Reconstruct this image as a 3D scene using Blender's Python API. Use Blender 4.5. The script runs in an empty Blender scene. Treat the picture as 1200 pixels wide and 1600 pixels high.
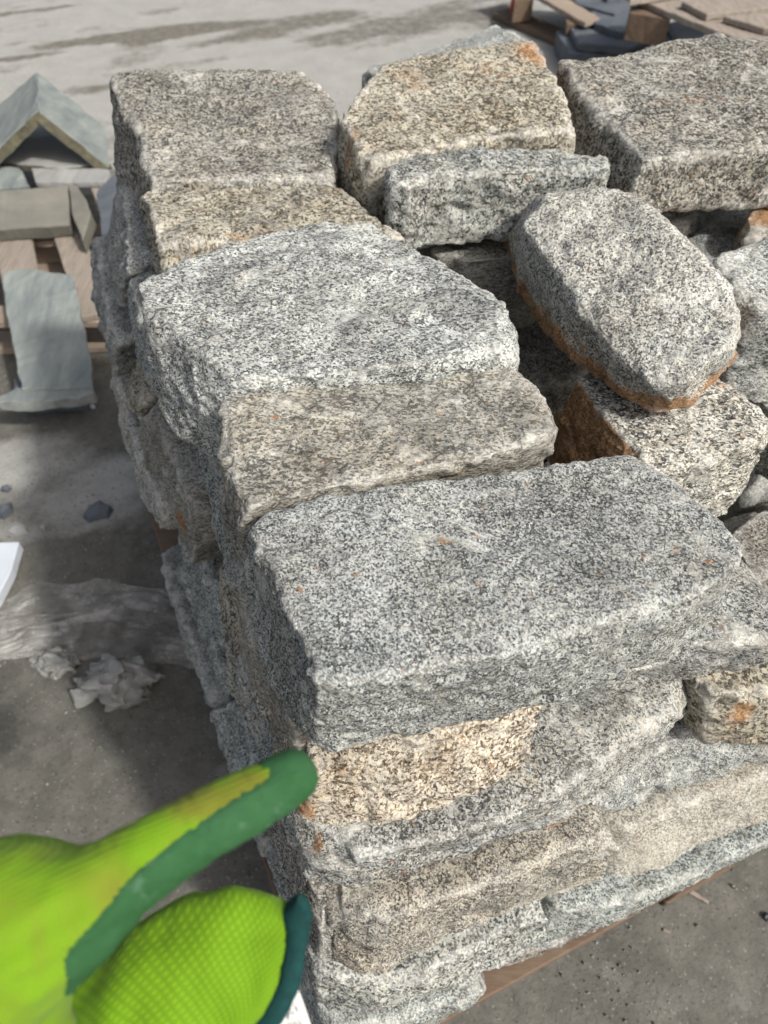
import bpy, bmesh, math, random
import numpy as np
from mathutils import Vector, Matrix, noise as mnoise

sc = bpy.context.scene
COL = sc.collection
R = math.radians

# ---------------------------------------------------------------- camera
H = 1.25; PITCH = R(49.0); F = 1155.0
SP, CP = math.sin(PITCH), math.cos(PITCH)
cam = bpy.data.cameras.new("camera"); camo = bpy.data.objects.new("camera", cam); COL.objects.link(camo)
camo.location = (0, 0, H); camo.rotation_euler = (math.pi/2 - PITCH, 0, 0)
cam.sensor_fit = 'VERTICAL'; cam.sensor_height = 34.66; cam.lens = F/1600*34.66
cam.clip_start = 0.02; cam.clip_end = 1000
cam.dof.use_dof = True; cam.dof.focus_distance = 0.58; cam.dof.aperture_fstop = 7.5
sc.camera = camo

# ---------------------------------------------------------------- light
SUN_EL, SUN_AZ = R(47), R(130)            # azimuth clockwise from +Y
sd = Vector((math.cos(SUN_EL)*math.sin(SUN_AZ), math.cos(SUN_EL)*math.cos(SUN_AZ), math.sin(SUN_EL)))
w = bpy.data.worlds.new("World"); sc.world = w; w.use_nodes = True
nt = w.node_tree; bg = nt.nodes['Background']
sky = nt.nodes.new('ShaderNodeTexSky'); sky.sky_type = 'NISHITA'; sky.sun_disc = False
sky.sun_elevation = SUN_EL; sky.sun_rotation = SUN_AZ; sky.air_density = 1.0; sky.dust_density = 5.0; sky.ozone_density = 0.2
hs = nt.nodes.new('ShaderNodeHueSaturation'); hs.inputs['Saturation'].default_value = 0.55
nt.links.new(sky.outputs[0], hs.inputs['Color']); nt.links.new(hs.outputs[0], bg.inputs[0]); bg.inputs[1].default_value = 0.15
sun = bpy.data.lights.new("sun", 'SUN'); suno = bpy.data.objects.new("sun", sun); COL.objects.link(suno)
sun.energy = 3.9; sun.angle = R(3.5); sun.color = (1.0, 0.97, 0.90)
suno.rotation_euler = sd.to_track_quat('Z', 'Y').to_euler(); suno.location = (3, 0, 4)
sc.view_settings.view_transform = 'Standard'; sc.view_settings.look = 'None'
sc.view_settings.exposure = -0.04; sc.view_settings.gamma = 1.0

# ---------------------------------------------------------------- helpers
def P(u, v, z):
    a = (v-800)/F; b = (u-600)/F
    t = (H-z)/(SP + a*CP)
    return Vector((b*t, (CP - a*SP)*t, z))
def Q(u, v, t):
    a = (v-800)/F; b = (u-600)/F
    return Vector((b*t, (CP - a*SP)*t, H - (SP + a*CP)*t))
def pix(co):                              # world (N,3) -> pixel of the 1200x1600 frame, only used while shaping
    d = np.asarray(co) - np.array([0, 0, H])
    fw = d[:, 1]*CP - d[:, 2]*SP; up = d[:, 1]*SP + d[:, 2]*CP
    return 600 + F*d[:, 0]/fw, 800 - F*up/fw, fw
YAW = R(24.5)
FD = Vector((math.cos(YAW), math.sin(YAW), 0)); LD = Vector((-math.sin(YAW), math.cos(YAW), 0))

def hash3(ix, iy, iz, seed):
    h = (ix*374761393 + iy*668265263 + iz*2147483647 + seed*1274126177) & 0xffffffff
    h = ((h ^ (h >> 13))*1274126177) & 0xffffffff
    h = ((h ^ (h >> 16))*2246822519) & 0xffffffff
    return ((h ^ (h >> 15)) & 0xffffff)/16777215.0
def vnoise(p, seed=0):                    # value noise, -1..1
    i = np.floor(p).astype(np.int64); f = p - i; f = f*f*(3-2*f)
    r = 0
    for dx in (0, 1):
        for dy in (0, 1):
            for dz in (0, 1):
                wgt = (f[:, 0] if dx else 1-f[:, 0])*(f[:, 1] if dy else 1-f[:, 1])*(f[:, 2] if dz else 1-f[:, 2])
                r = r + wgt*hash3(i[:, 0]+dx, i[:, 1]+dy, i[:, 2]+dz, seed)
    return r*2-1
def fbm(p, seed=0, o=3):
    r = 0; a = 1; s = 0
    for k in range(o):
        r = r + a*vnoise(p*(2.03**k)+k*17.3, seed+k); s += a; a *= 0.5
    return r/s
def facet(p, seed=0):                     # piecewise planar chips
    i = np.floor(p).astype(np.int64); best = np.full(len(p), 1e9); val = np.zeros(len(p))
    for dx in (-1, 0, 1):
        for dy in (-1, 0, 1):
            for dz in (-1, 0, 1):
                jx, jy, jz = i[:, 0]+dx, i[:, 1]+dy, i[:, 2]+dz
                c = np.stack([jx+hash3(jx, jy, jz, seed), jy+hash3(jx, jy, jz, seed+1), jz+hash3(jx, jy, jz, seed+2)], 1)
                d = p-c; dd = (d*d).sum(1)
                n = np.stack([hash3(jx, jy, jz, seed+3), hash3(jx, jy, jz, seed+4), hash3(jx, jy, jz, seed+5)], 1)*2-1
                v = (d*n).sum(1)*1.3 + (hash3(jx, jy, jz, seed+6)-0.5)*0.5
                m = dd < best; best[m] = dd[m]; val[m] = v[m]
    return val

def tag(o, label=None, cat=None, group=None, kind=None):
    if label: o['label'] = label
    if cat: o['category'] = cat
    if group: o['group'] = group
    if kind: o['kind'] = kind
    return o
def link_mesh(name, me, mat, parent=None):
    o = bpy.data.objects.new(name, me); COL.objects.link(o)
    if mat: me.materials.append(mat)
    if parent: o.parent = parent
    return o
def center(o):
    """move the origin of a world-space mesh to the middle of its base"""
    me = o.data; n = len(me.vertices); co = np.empty(n*3); me.vertices.foreach_get('co', co); co = co.reshape(-1, 3)
    c = np.array([(co[:, 0].min()+co[:, 0].max())/2, (co[:, 1].min()+co[:, 1].max())/2, co[:, 2].min()])
    me.vertices.foreach_set('co', (co-c).ravel()); o.location = o.location + Vector(c); me.update()
    return o
def empty(name, loc, label, cat, group=None):
    o = bpy.data.objects.new(name, None); COL.objects.link(o); o.location = loc; o.empty_display_size = 0.05
    return tag(o, label, cat, group)
def put(o, parent):
    """parent a world-space mesh to an unrotated empty"""
    o.parent = parent; o.location = o.location - parent.location
    return o
def get_co(me):
    n = len(me.vertices); co = np.empty(n*3); me.vertices.foreach_get('co', co); return co.reshape(-1, 3)
def get_no(me):
    n = len(me.vertices); co = np.empty(n*3); me.vertex_normals.foreach_get('vector', co); return co.reshape(-1, 3)
def set_co(me, co):
    me.vertices.foreach_set('co', co.ravel()); me.update()
def smooth_shade(me, val=True):
    me.polygons.foreach_set('use_smooth', [val]*len(me.polygons))
def edges_np(me):
    e = np.empty(len(me.edges)*2, dtype=np.int32); me.edges.foreach_get('vertices', e); return e.reshape(-1, 2)
def lap(co, e, it, fac=0.5):
    n = len(co); deg = np.bincount(e.ravel(), minlength=n).astype(float)[:, None]; deg[deg == 0] = 1
    for _ in range(it):
        s = np.zeros_like(co)
        for k in range(3):
            s[:, k] = np.bincount(e[:, 0], co[e[:, 1], k], n) + np.bincount(e[:, 1], co[e[:, 0], k], n)
        co = co + fac*(s/deg-co)
    return co
def remesh(bm, vox):
    me = bpy.data.meshes.new("tmp"); bm.to_mesh(me); bm.free()
    o = bpy.data.objects.new("tmp", me); COL.objects.link(o)
    m = o.modifiers.new("r", 'REMESH'); m.mode = 'VOXEL'; m.voxel_size = vox; m.adaptivity = 0
    dg = bpy.context.evaluated_depsgraph_get(); dg.update()
    out = bpy.data.meshes.new_from_object(o.evaluated_get(dg))
    bpy.data.objects.remove(o); bpy.data.meshes.remove(me)
    return out
def attr(me, name, vals):
    a = me.attributes.new(name, 'FLOAT', 'POINT'); a.data.foreach_set('value', np.asarray(vals, dtype=np.float32))

# ---------------------------------------------------------------- materials
def nodes_of(name):
    m = bpy.data.materials.new(name); m.use_nodes = True
    t = m.node_tree; b = t.nodes['Principled BSDF']
    return m, t, b
class NB:
    def __init__(s, t): s.t = t
    def n(s, typ, **kw):
        nd = s.t.nodes.new(typ)
        for k, v in kw.items(): setattr(nd, k, v)
        return nd
    def link(s, a, b): s.t.links.new(a, b)
    def math(s, op, a, b=None, c=None, clamp=False):
        nd = s.n('ShaderNodeMath', operation=op); nd.use_clamp = clamp
        for i, x in enumerate((a, b, c)):
            if x is None: continue
            if isinstance(x, (int, float)): nd.inputs[i].default_value = x
            else: s.link(x, nd.inputs[i])
        return nd.outputs[0]
    def mix(s, fac, a, b, blend='MIX'):
        nd = s.n('ShaderNodeMix', data_type='RGBA', blend_type=blend)
        for i, x in ((0, fac), (6, a), (7, b)):
            if isinstance(x, (int, float)): nd.inputs[i].default_value = x
            elif isinstance(x, tuple): nd.inputs[i].default_value = (*x, 1) if len(x) == 3 else x
            else: s.link(x, nd.inputs[i])
        return nd.outputs[2]
    def noise(s, vec, scale, detail=3, rough=0.5, dist=0):
        nd = s.n('ShaderNodeTexNoise'); nd.inputs['Scale'].default_value = scale; nd.inputs['Detail'].default_value = detail
        nd.inputs['Roughness'].default_value = rough; nd.inputs['Distortion'].default_value = dist
        s.link(vec, nd.inputs['Vector']); return nd.outputs[0]
    def ramp(s, fac, stops, interp='LINEAR'):
        nd = s.n('ShaderNodeValToRGB'); cr = nd.color_ramp; cr.interpolation = interp
        while len(cr.elements) < len(stops): cr.elements.new(0.5)
        for e, (p, c) in zip(cr.elements, stops):
            e.position = p; e.color = (c, c, c, 1) if isinstance(c, (int, float)) else (*c, 1)
        s.link(fac, nd.inputs[0]); return nd.outputs[0]
    def vor(s, vec, scale, out='Color', rnd=1.0):
        nd = s.n('ShaderNodeTexVoronoi'); nd.inputs['Scale'].default_value = scale; nd.inputs['Randomness'].default_value = rnd
        s.link(vec, nd.inputs['Vector']); return nd.outputs[out]
    def objco(s, rnd=True):
        tc = s.n('ShaderNodeTexCoord').outputs['Object']
        if not rnd: return tc
        oi = s.n('ShaderNodeObjectInfo').outputs['Random']
        c = s.n('ShaderNodeCombineXYZ'); v = s.math('MULTIPLY', oi, 37.0)
        for i in range(3): s.link(v, c.inputs[i])
        ad = s.n('ShaderNodeVectorMath', operation='ADD'); s.link(tc, ad.inputs[0]); s.link(c.outputs[0], ad.inputs[1])
        return ad.outputs[0]
    def bump(s, h, strength, dist, prev=None):
        nd = s.n('ShaderNodeBump'); nd.inputs['Strength'].default_value = strength; nd.inputs['Distance'].default_value = dist
        s.link(h, nd.inputs['Height'])
        if prev: s.link(prev, nd.inputs['Normal'])
        return nd.outputs[0]

def granite(name, light=(0.62, 0.61, 0.58), mid=(0.30, 0.30, 0.29), dark=(0.035, 0.035, 0.04), warm=0.2,
            warmcol=(0.50, 0.33, 0.15), grain=330, darkamt=0.32, foliate=1.0, cool=0.0, lum=1.0, rot=0.3, cloud=1.0, rustcol=(0.17, 0.075, 0.028)):
    m, t, b = nodes_of(name); N = NB(t); grain *= 1.55; mid = tuple(x*0.84 for x in mid); dark = tuple(x*0.8 for x in dark); light = tuple(x*0.97 for x in light)
    oc = N.objco()
    mp = N.n('ShaderNodeMapping'); mp.inputs['Rotation'].default_value = (rot, rot*0.7, rot*1.9)
    mp.inputs['Scale'].default_value = (1/foliate**0.5, 1.0, foliate**0.8); N.link(oc, mp.inputs['Vector']); v = mp.outputs[0]
    # warp coordinates so grains are ragged
    wn = N.n('ShaderNodeTexNoise'); wn.inputs['Scale'].default_value = grain*0.9; wn.inputs['Detail'].default_value = 2; N.link(v, wn.inputs['Vector'])
    wm = N.n('ShaderNodeVectorMath', operation='SCALE'); N.link(wn.outputs['Color'], wm.inputs[0]); wm.inputs['Scale'].default_value = 1.15/grain
    wa = N.n('ShaderNodeVectorMath', operation='ADD'); N.link(v, wa.inputs[0]); N.link(wm.outputs[0], wa.inputs[1]); wv = wa.outputs[0]
    sep = N.n('ShaderNodeSeparateColor'); N.link(N.vor(wv, grain), sep.inputs[0])
    sep2 = N.n('ShaderNodeSeparateColor'); N.link(N.vor(wv, grain*2.1), sep2.inputs[0])
    big = N.noise(oc, 9, 4, 0.6)
    mid_n = N.noise(v, 75, 4, 0.7)
    g = N.math('ADD', N.math('MULTIPLY', sep.outputs[0], 0.62), N.math('MULTIPLY', sep2.outputs[0], 0.38))
    g = N.math('ADD', g, N.math('MULTIPLY', N.math('SUBTRACT', mid_n, 0.5), 0.5))
    g = N.math('ADD', g, N.math('MULTIPLY', N.math('SUBTRACT', big, 0.5), 0.45))
    d = darkamt
    c = N.ramp(g, [(0.0, dark), (max(d-0.10, 0.02), dark), (d+0.04, tuple(x*0.62 for x in mid)), (d+0.16, mid), (d+0.32, light), (1.0, tuple(min(0.82, x*1.22) for x in light))])
    # cloudy tone changes over a few centimetres, plus slightly yellow and blue grains
    cl = N.math('ADD', N.math('MULTIPLY', N.noise(oc, 15, 5, 0.7, 0.6), 0.6), N.math('MULTIPLY', N.noise(v, 38, 4, 0.7), 0.4))
    k_ = cloud
    lumn = N.ramp(cl, [(0.36, 1-0.36*k_), (0.50, 0.95), (0.62, 1+0.20*k_)])
    # pale healed veins and bruised flakes
    vn = N.noise(v, 6.5, 5, 0.62, 0.8)
    ve = N.ramp(vn, [(0.475, 0.0), (0.497, 0.5), (0.505, 0.5), (0.53, 0.0)])
    c = N.mix(N.math('MULTIPLY', ve, N.ramp(N.noise(oc, 22, 3, 0.6), [(0.48, 0.0), (0.62, 1.0)])), c, (0.66, 0.65, 0.61))
    fl = N.vor(wv, 42, 'Distance')
    c = N.mix(N.math('MULTIPLY', N.ramp(fl, [(0.10, 0.55), (0.22, 0.0)]), N.ramp(N.noise(oc, 33, 3, 0.6), [(0.55, 0.0), (0.62, 1.0)])), c, (0.62, 0.61, 0.57))
    c = N.mix(1.0, c, lumn, 'MULTIPLY')
    c = N.mix(N.ramp(sep2.outputs[2], [(0.70, 0.0), (0.80, 0.55)]), c, N.mix(1.0, c, (1.05, 0.95, 0.74), 'MULTIPLY'))
    c = N.mix(N.ramp(sep2.outputs[1], [(0.65, 0.0), (0.80, 0.6)]), c, N.mix(1.0, c, (0.82, 0.93, 1.02), 'MULTIPLY'))
    # warm staining of the feldspar: cell-wise and in patches
    wp = N.math('MULTIPLY', N.ramp(N.noise(oc, 14, 4, 0.65), [(0.35, 0.0), (0.68, 1.0)]), 1.0)
    wc = N.ramp(sep.outputs[1], [(0.3, 0.15), (0.9, 1.0)])
    wf = N.math('MULTIPLY', N.math('MULTIPLY', wp, wc), warm*2.0, clamp=True)
    wcol = N.mix(1.0, c, tuple(min(1, x*2.1) for x in warmcol), 'MULTIPLY')
    c = N.mix(wf, c, wcol)
    c = N.mix(min(1.0, cool), c, N.mix(1.0, c, (0.92, 0.98, 1.0), 'MULTIPLY'))
    # rust by stored mask
    ra = N.n('ShaderNodeAttribute', attribute_name='rust').outputs['Fac']
    rn = N.noise(oc, 60, 4, 0.7)
    rm = N.math('MULTIPLY', N.ramp(N.math('ADD', ra, N.math('MULTIPLY', N.math('SUBTRACT', rn, 0.5), 0.9)), [(0.32, 0.0), (0.62, 1.0)]), 0.93)
    rc = N.mix(0.55, N.mix(1.0, c, (1.0, 0.62, 0.34), 'MULTIPLY'), N.mix(N.ramp(N.noise(oc, 130, 3, 0.7), [(0.35, 0.0), (0.65, 1.0)]), rustcol, (0.42, 0.235, 0.11)))
    c = N.mix(rm, c, rc)
    # occasional rust specks
    sp = N.ramp(N.noise(oc, 110, 2, 0.5), [(0.70, 0.0), (0.76, 0.6 if warm > 0.1 else 0.25)])
    c = N.mix(sp, c, (0.36, 0.17, 0.06))
    # bruised pale arrises
    ea = N.n('ShaderNodeAttribute', attribute_name='edge').outputs['Fac']
    em = N.math('MULTIPLY', ea, N.ramp(N.noise(oc, 55, 3, 0.7), [(0.35, 0.1), (0.65, 1.0)]))
    c = N.mix(N.math('MULTIPLY', em, 0.65), c, N.mix(0.6, c, (0.80, 0.78, 0.72)))
    # dust stored mask
    da = N.n('ShaderNodeAttribute', attribute_name='dust').outputs['Fac']
    dm = N.ramp(N.math('ADD', da, N.math('MULTIPLY', N.math('SUBTRACT', N.noise(oc, 40, 4, 0.7), 0.5), 0.7)), [(0.35, 0.0), (0.75, 0.85)])
    c = N.mix(N.math('MULTIPLY', dm, 0.8), c, (0.44, 0.405, 0.345))
    if lum != 1.0: c = N.mix(1.0, c, (lum, lum, lum), 'MULTIPLY')
    N.link(c, b.inputs['Base Color'])
    rr = N.ramp(sep.outputs[2], [(0.0, 0.22), (0.14, 0.9)]); N.link(rr, b.inputs['Roughness'])
    b.inputs['Specular IOR Level'].default_value = 0.35
    h1 = N.math('ADD', N.math('MULTIPLY', sep.outputs[0], 0.5), N.math('MULTIPLY', N.noise(wv, grain*0.55, 3, 0.65), 1.0))
    bp = N.bump(h1, 0.9, 0.0016)
    bp = N.bump(N.noise(oc, 90, 5, 0.7), 0.7, 0.004, bp)
    N.link(bp, b.inputs['Normal'])
    return m

M = {}
M['grey'] = granite('granite_grey', light=(0.47, 0.478, 0.465), mid=(0.275, 0.28, 0.277), dark=(0.055, 0.058, 0.06), warm=0.14, grain=480, darkamt=0.31, cool=0.35)
M['greyfront'] = granite('granite_grey_block', light=(0.44, 0.445, 0.43), mid=(0.265, 0.27, 0.262), dark=(0.06, 0.06, 0.06), warm=0.22, grain=380, darkamt=0.30, cool=0.1, foliate=1.15)
M['greylight'] = granite('granite_light_grey', light=(0.46, 0.465, 0.44), mid=(0.27, 0.275, 0.262), dark=(0.05, 0.05, 0.05), warm=0.14, grain=270, darkamt=0.31, cool=0.3)
M['greygreen'] = granite('granite_green_grey', light=(0.47, 0.485, 0.465), mid=(0.26, 0.275, 0.265), dark=(0.06, 0.062, 0.06), warm=0.12, grain=380, darkamt=0.32, cool=0.6)
M['white'] = granite('granite_white', light=(0.56, 0.555, 0.515), mid=(0.35, 0.35, 0.335), dark=(0.07, 0.07, 0.07), warm=0.14, grain=400, darkamt=0.28, cool=0.0)
M['whitecool'] = granite('granite_white_cool', light=(0.51, 0.52, 0.50), mid=(0.30, 0.307, 0.30), dark=(0.06, 0.062, 0.063), warm=0.07, grain=370, darkamt=0.30, cool=0.1, foliate=1.5, cloud=1.5)
M['tan'] = granite('granite_tan', light=(0.43, 0.405, 0.34), mid=(0.25, 0.225, 0.175), dark=(0.06, 0.052, 0.04), cloud=1.3, grain=235, darkamt=0.28)
M['orange'] = granite('granite_orange', light=(0.54, 0.50, 0.43), mid=(0.33, 0.285, 0.225), dark=(0.07, 0.05, 0.037), warm=0.26, warmcol=(0.52, 0.33, 0.18), grain=290, darkamt=0.29)
M['brown'] = granite('granite_brown', light=(0.38, 0.37, 0.335), mid=(0.265, 0.255, 0.225), dark=(0.11, 0.107, 0.098), warm=0.20, grain=340, darkamt=0.28, foliate=2.2, cloud=1.3)
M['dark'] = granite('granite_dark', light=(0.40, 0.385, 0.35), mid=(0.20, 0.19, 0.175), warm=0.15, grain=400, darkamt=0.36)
M['taupe'] = granite('granite_taupe', light=(0.385, 0.372, 0.335), mid=(0.215, 0.207, 0.187), dark=(0.04, 0.038, 0.035), warm=0.16, grain=250, darkamt=0.33)
M['taupenear'] = granite('granite_taupe_fine', light=(0.44, 0.42, 0.375), mid=(0.26, 0.248, 0.222), dark=(0.06, 0.057, 0.052), warm=0.22, grain=420, darkamt=0.30)
M['cleft'] = granite('granite_cleft_face', light=(0.50, 0.48, 0.42), mid=(0.37, 0.35, 0.31), dark=(0.17, 0.16, 0.14), warm=0.12, grain=420, darkamt=0.27, cloud=0.6)
M['rusty'] = granite('granite_rusty', light=(0.60, 0.59, 0.54), mid=(0.31, 0.31, 0.29), warm=0.16, grain=320, darkamt=0.34, foliate=1.7)

def simple(name, col, rough=0.7, nscale=30, var=0.3, bumpd=0.002, col2=None, spec=0.3, stretch=(1, 1, 1), metallic=0):
    m, t, b = nodes_of(name); N = NB(t); oc = N.objco()
    mp = N.n('ShaderNodeMapping'); mp.inputs['Scale'].default_value = stretch; N.link(oc, mp.inputs['Vector']); v = mp.outputs[0]
    n1 = N.noise(v, nscale, 5, 0.65)
    c2 = col2 or tuple(x*(1-var) for x in col)
    c = N.mix(N.ramp(n1, [(0.3, 0.0), (0.7, 1.0)]), col, c2)
    c = N.mix(N.math('MULTIPLY', N.ramp(N.noise(oc, nscale*0.3, 4, 0.6), [(0.4, 0.0), (0.7, 1.0)]), 0.35), c, tuple(x*0.6 for x in col))
    N.link(c, b.inputs['Base Color']); b.inputs['Roughness'].default_value = rough; b.inputs['Specular IOR Level'].default_value = spec
    N.link(N.bump(N.noise(v, nscale*3, 5, 0.65), 0.6, bumpd), b.inputs['Normal'])
    return m
M['wood'] = simple('weathered_wood', (0.34, 0.29, 0.245), 0.85, 14, 0.35, 0.002, (0.20, 0.17, 0.14), stretch=(9, 0.8, 3))
M['woodx'] = simple('weathered_wood_cross', (0.36, 0.29, 0.23), 0.85, 14, 0.35, 0.002, (0.21, 0.165, 0.13), stretch=(0.8, 9, 3))
M['woodbrown'] = simple('brown_wood', (0.17, 0.125, 0.09), 0.85, 20, 0.4, 0.0015, (0.11, 0.07, 0.045), stretch=(1, 6, 6))
M['slate'] = simple('slate_green_grey', (0.27, 0.29, 0.27), 0.7, 9, 0.3, 0.004, (0.125, 0.15, 0.155), stretch=(3.2, .8, 1))
M['slatetan'] = simple('slate_tan', (0.215, 0.205, 0.17), 0.75, 7, 0.3, 0.002, (0.14, 0.14, 0.125), stretch=(1, 2, 4))
M['slateedge'] = simple('mossy_slate_edge', (0.17, 0.155, 0.10), 0.9, 25, 0.5, 0.004, (0.06, 0.058, 0.045))
M['slateedgelight'] = simple('broken_slate_edge', (0.34, 0.35, 0.335), 0.9, 30, 0.4, 0.004, (0.18, 0.19, 0.185))
M['slateblue'] = simple('slate_blue', (0.125, 0.14, 0.158), 0.65, 10, 0.35, 0.003, (0.07, 0.08, 0.094))
M['slatepale'] = simple('slate_pale', (0.34, 0.34, 0.33), 0.75, 8, 0.25, 0.001)
M['paper'] = simple('white_board', (0.60, 0.64, 0.70), 0.6, 8, 0.12, 0.0006)
M['red'] = simple('red_paint', (0.32, 0.03, 0.02), 0.6, 20, 0.3, 0.0005)

# ---------------------------------------------------------------- stones
SEED = [10]
def build_stone(top, bot, vox=0.004, rnd=5, rough=1.0, chips=6, chip=0.010, rust=(), dust=(), topamp=0.55, warp=0.006, frac=0.0030, step=0.0022, step_n=3.2):
    SEED[0] += 1; seed = SEED[0]; rg = random.Random(seed)
    bm = bmesh.new()
    tv = [bm.verts.new(p) for p in top]; bv = [bm.verts.new(p) for p in bot]; n = len(top)
    bm.faces.new(tv); bm.faces.new(bv[::-1])
    for i in range(n):
        j = (i+1) % n; bm.faces.new((tv[i], bv[i], bv[j], tv[j]))
    bmesh.ops.recalc_face_normals(bm, faces=bm.faces)
    cen = sum((v.co for v in bm.verts), Vector())/(2*n)
    # chip corners and arrises off with oblique planes
    hullpts = [v.co.copy() for v in bm.verts]
    for k in range(chips):
        a = rg.randrange(n); pts = top if rg.random() < 0.75 else bot
        p = Vector(pts[a]).lerp(Vector(pts[(a+1) % n]), rg.uniform(-0.1, 0.6))
        d = (p-cen).normalized(); up = Vector((0, 0, 1 if pts is top else -1))
        nrm = (Vector((d.x, d.y, 0)).normalized()*rg.uniform(0.5, 1.2) + up*rg.uniform(0.35, 1.0) + Vector([rg.uniform(-.35, .35) for _ in range(3)])).normalized()
        far = max(q.dot(nrm) for q in hullpts)
        depth = far - rg.uniform(0.3, 1.0)*chip
        r = bmesh.ops.bisect_plane(bm, geom=bm.verts[:]+bm.edges[:]+bm.faces[:], plane_co=nrm*depth, plane_no=nrm, clear_outer=True)
        bnd = [e for e in bm.edges if e.is_boundary]
        if bnd: bmesh.ops.holes_fill(bm, edges=bnd, sides=0)
    bmesh.ops.triangulate(bm, faces=bm.faces)
    me = remesh(bm, vox)
    co = get_co(me); e = edges_np(me)
    co = lap(co, e, max(2, int(rnd*0.6)), 0.6)
    sm = lap(co, e, 14, 0.6); set_co(me, co); no = get_no(me)
    edge = np.clip(((co-sm)*no).sum(1)/0.0015 - 0.2, 0, 1)
    q = co + np.array([seed*3.17, seed*1.71, seed*0.93])
    lowf = fbm(q/0.09, seed, 2)*warp + fbm(q/0.032, seed+9, 2)*warp*0.42
    qa = q*np.array([1, 1, 1.6]) + 0.010*np.stack([vnoise(q/0.02, 31), vnoise(q/0.02, 32), vnoise(q/0.02, 33)], 1)
    fc = facet(qa/0.034, seed)*frac + facet(qa/0.015, seed+50)*frac*0.5
    fine = fbm(q/0.0085, seed+20, 2)*0.0010
    set_co(me, lap(co, e, 10, .6)); smn = get_no(me)
    side = 1-np.clip(no[:, 2], 0, 1)**2*(1-topamp)
    disp = (lowf*(0.6+0.4*side) + fc*side + fine)*rough
    # cleft steps where the stone split in layers
    tn = fbm((q*np.array([1, 1, 2.2]))/0.075, seed+70, 4)*step_n; fl_ = np.floor(tn); fr = np.clip((tn-fl_-0.72)/0.28, 0, 1)
    disp = disp + ((fl_+fr*fr*(3-2*fr))-tn*0.55)*step*(0.35+0.65*side)*rough
    # ragged arrises: small flakes missing along the edges
    disp = disp - edge*np.clip(facet(q/0.014, seed+80)+0.15, 0, 1)*0.0032*rough - edge*np.clip(fbm(q/0.02, seed+85, 2), 0, 1)*0.004*rough
    nco = co + no*disp[:, None]
    nco = lap(nco, e, 1, 0.35)
    # grain level pits
    nco += no*(vnoise(q/0.0042, seed+40)*0.0005*rough)[:, None]
    set_co(me, nco); smooth_shade(me)
    attr(me, 'edge', edge)
    def mask(spots):
        r = np.zeros(len(nco))
        for sp_ in spots:
            if sp_[0] == 'z':
                r = np.maximum(r, sp_[3]*np.clip(0.5+(sp_[1]+.016*fbm(nco/.022, seed, 3)-nco[:, 2])/sp_[2], 0, 1)); continue
            if sp_[0] == 'n':
                r = np.maximum(r, sp_[2]*np.clip(((smn*np.array(sp_[1])).sum(1)-.45)*3, 0, 1)); continue
            (p, rad, s) = sp_
            p = np.array(p); rad = np.array(rad if hasattr(rad, '__len__') else (rad,)*3)
            r = np.maximum(r, s*np.exp(-(((nco-p)/rad)**2).sum(1)))
        return r
    attr(me, 'rust', mask(rust)); attr(me, 'dust', mask(dust))
    return me
def finish(name, me, mat, label, group=None, cat='stone block'):
    o = link_mesh(name, me, M[mat]); center(o); tag(o, label, cat, group); return o
GTOP, GFRONT, GLEFT, GFILL = 'granite blocks on top of the stack', 'granite blocks in the front face of the stack', 'granite blocks in the left side of the stack', 'granite rubble in the middle of the stack'

def top_stone(label, pts, z, th, mat, flare=0.0, drop=None, bpx=None, zb=None, name='granite_block', group=GTOP, **kw):
    """pts: traced outline of the upper face (u, v[, dz]); the block is a real solid th thick"""
    top = [P(p[0], p[1], z+(p[2] if len(p) > 2 else 0)) for p in pts]
    c = sum(top, Vector())/len(top)
    bot = []
    for i, p in enumerate(top):
        d = Vector((p.x-c.x, p.y-c.y, 0)); d = d.normalized()*flare if d.length > 0 else d
        q = Vector((p.x, p.y, 0)) + d
        q.z = z - th + (p.z-z)*0.35
        if drop and i in drop: q += Vector(drop[i])
        bot.append(q)
    if bpx: bot = [P(q[0], q[1], zb) for q in bpx]
    return finish(name, build_stone(top, bot, **kw), mat, label, group)
def face_stone(label, tf, zt, bf, zb, depth, mat, back='L', ends=(0, 0), name='granite_block', group=GFRONT, **kw):
    """tf/bf: traced upper and lower arris of the outer face; depth: how far the block runs into the pile"""
    bd = (LD if back == 'L' else FD)
    t = [P(p[0], p[1], zt+(p[2] if len(p) > 2 else 0)) for p in tf]; b = [P(p[0], p[1], zb+(p[2] if len(p) > 2 else 0)) for p in bf]
    assert len(t) == len(b), label
    for arr, zz in (((t, -.003), (b, .003)) if back == 'L' else ()):
        for i_ in range(len(arr)): arr[i_] = arr[i_]+Vector((0, 0, zz*2.2))+LD*(random.Random(len(label)).uniform(-.006, .006)+.005*(i_ in (0, len(arr)-1)))
    al = (t[-1]-t[0]); al.z = 0; al.normalize()
    if back == 'L':
        m__ = len(b)-1; b = [q_+LD*.006+al*(.003*(1-2*i_/m__)) for i_, q_ in enumerate(b)]; t = [q_-LD*.003 for q_ in t]
    if back == 'F':
        rgj = random.Random(len(label)*7+int(tf[0][1])); off = -FD*rgj.choice((-.020, -.008, .004, .016))
        ln_ = (t[-1]-t[0]).length
        for arr, zz in ((t, -.007), (b, .007)):
            for i_ in range(len(arr)): arr[i_] = arr[i_]+off+Vector((0, 0, zz))+al*(.008*(1-2*i_/(len(arr)-1)))
    tb = [t[-1]+bd*depth+al*ends[1], t[0]+bd*depth+al*ends[0]]; bb = [b[-1]+bd*(depth*0.9)+al*ends[1], b[0]+bd*(depth*0.9)+al*ends[0]]
    return finish(name, build_stone(t+tb, b+bb, **kw), mat, label, group)

pc0 = P(536, 1668, 0.145)
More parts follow.
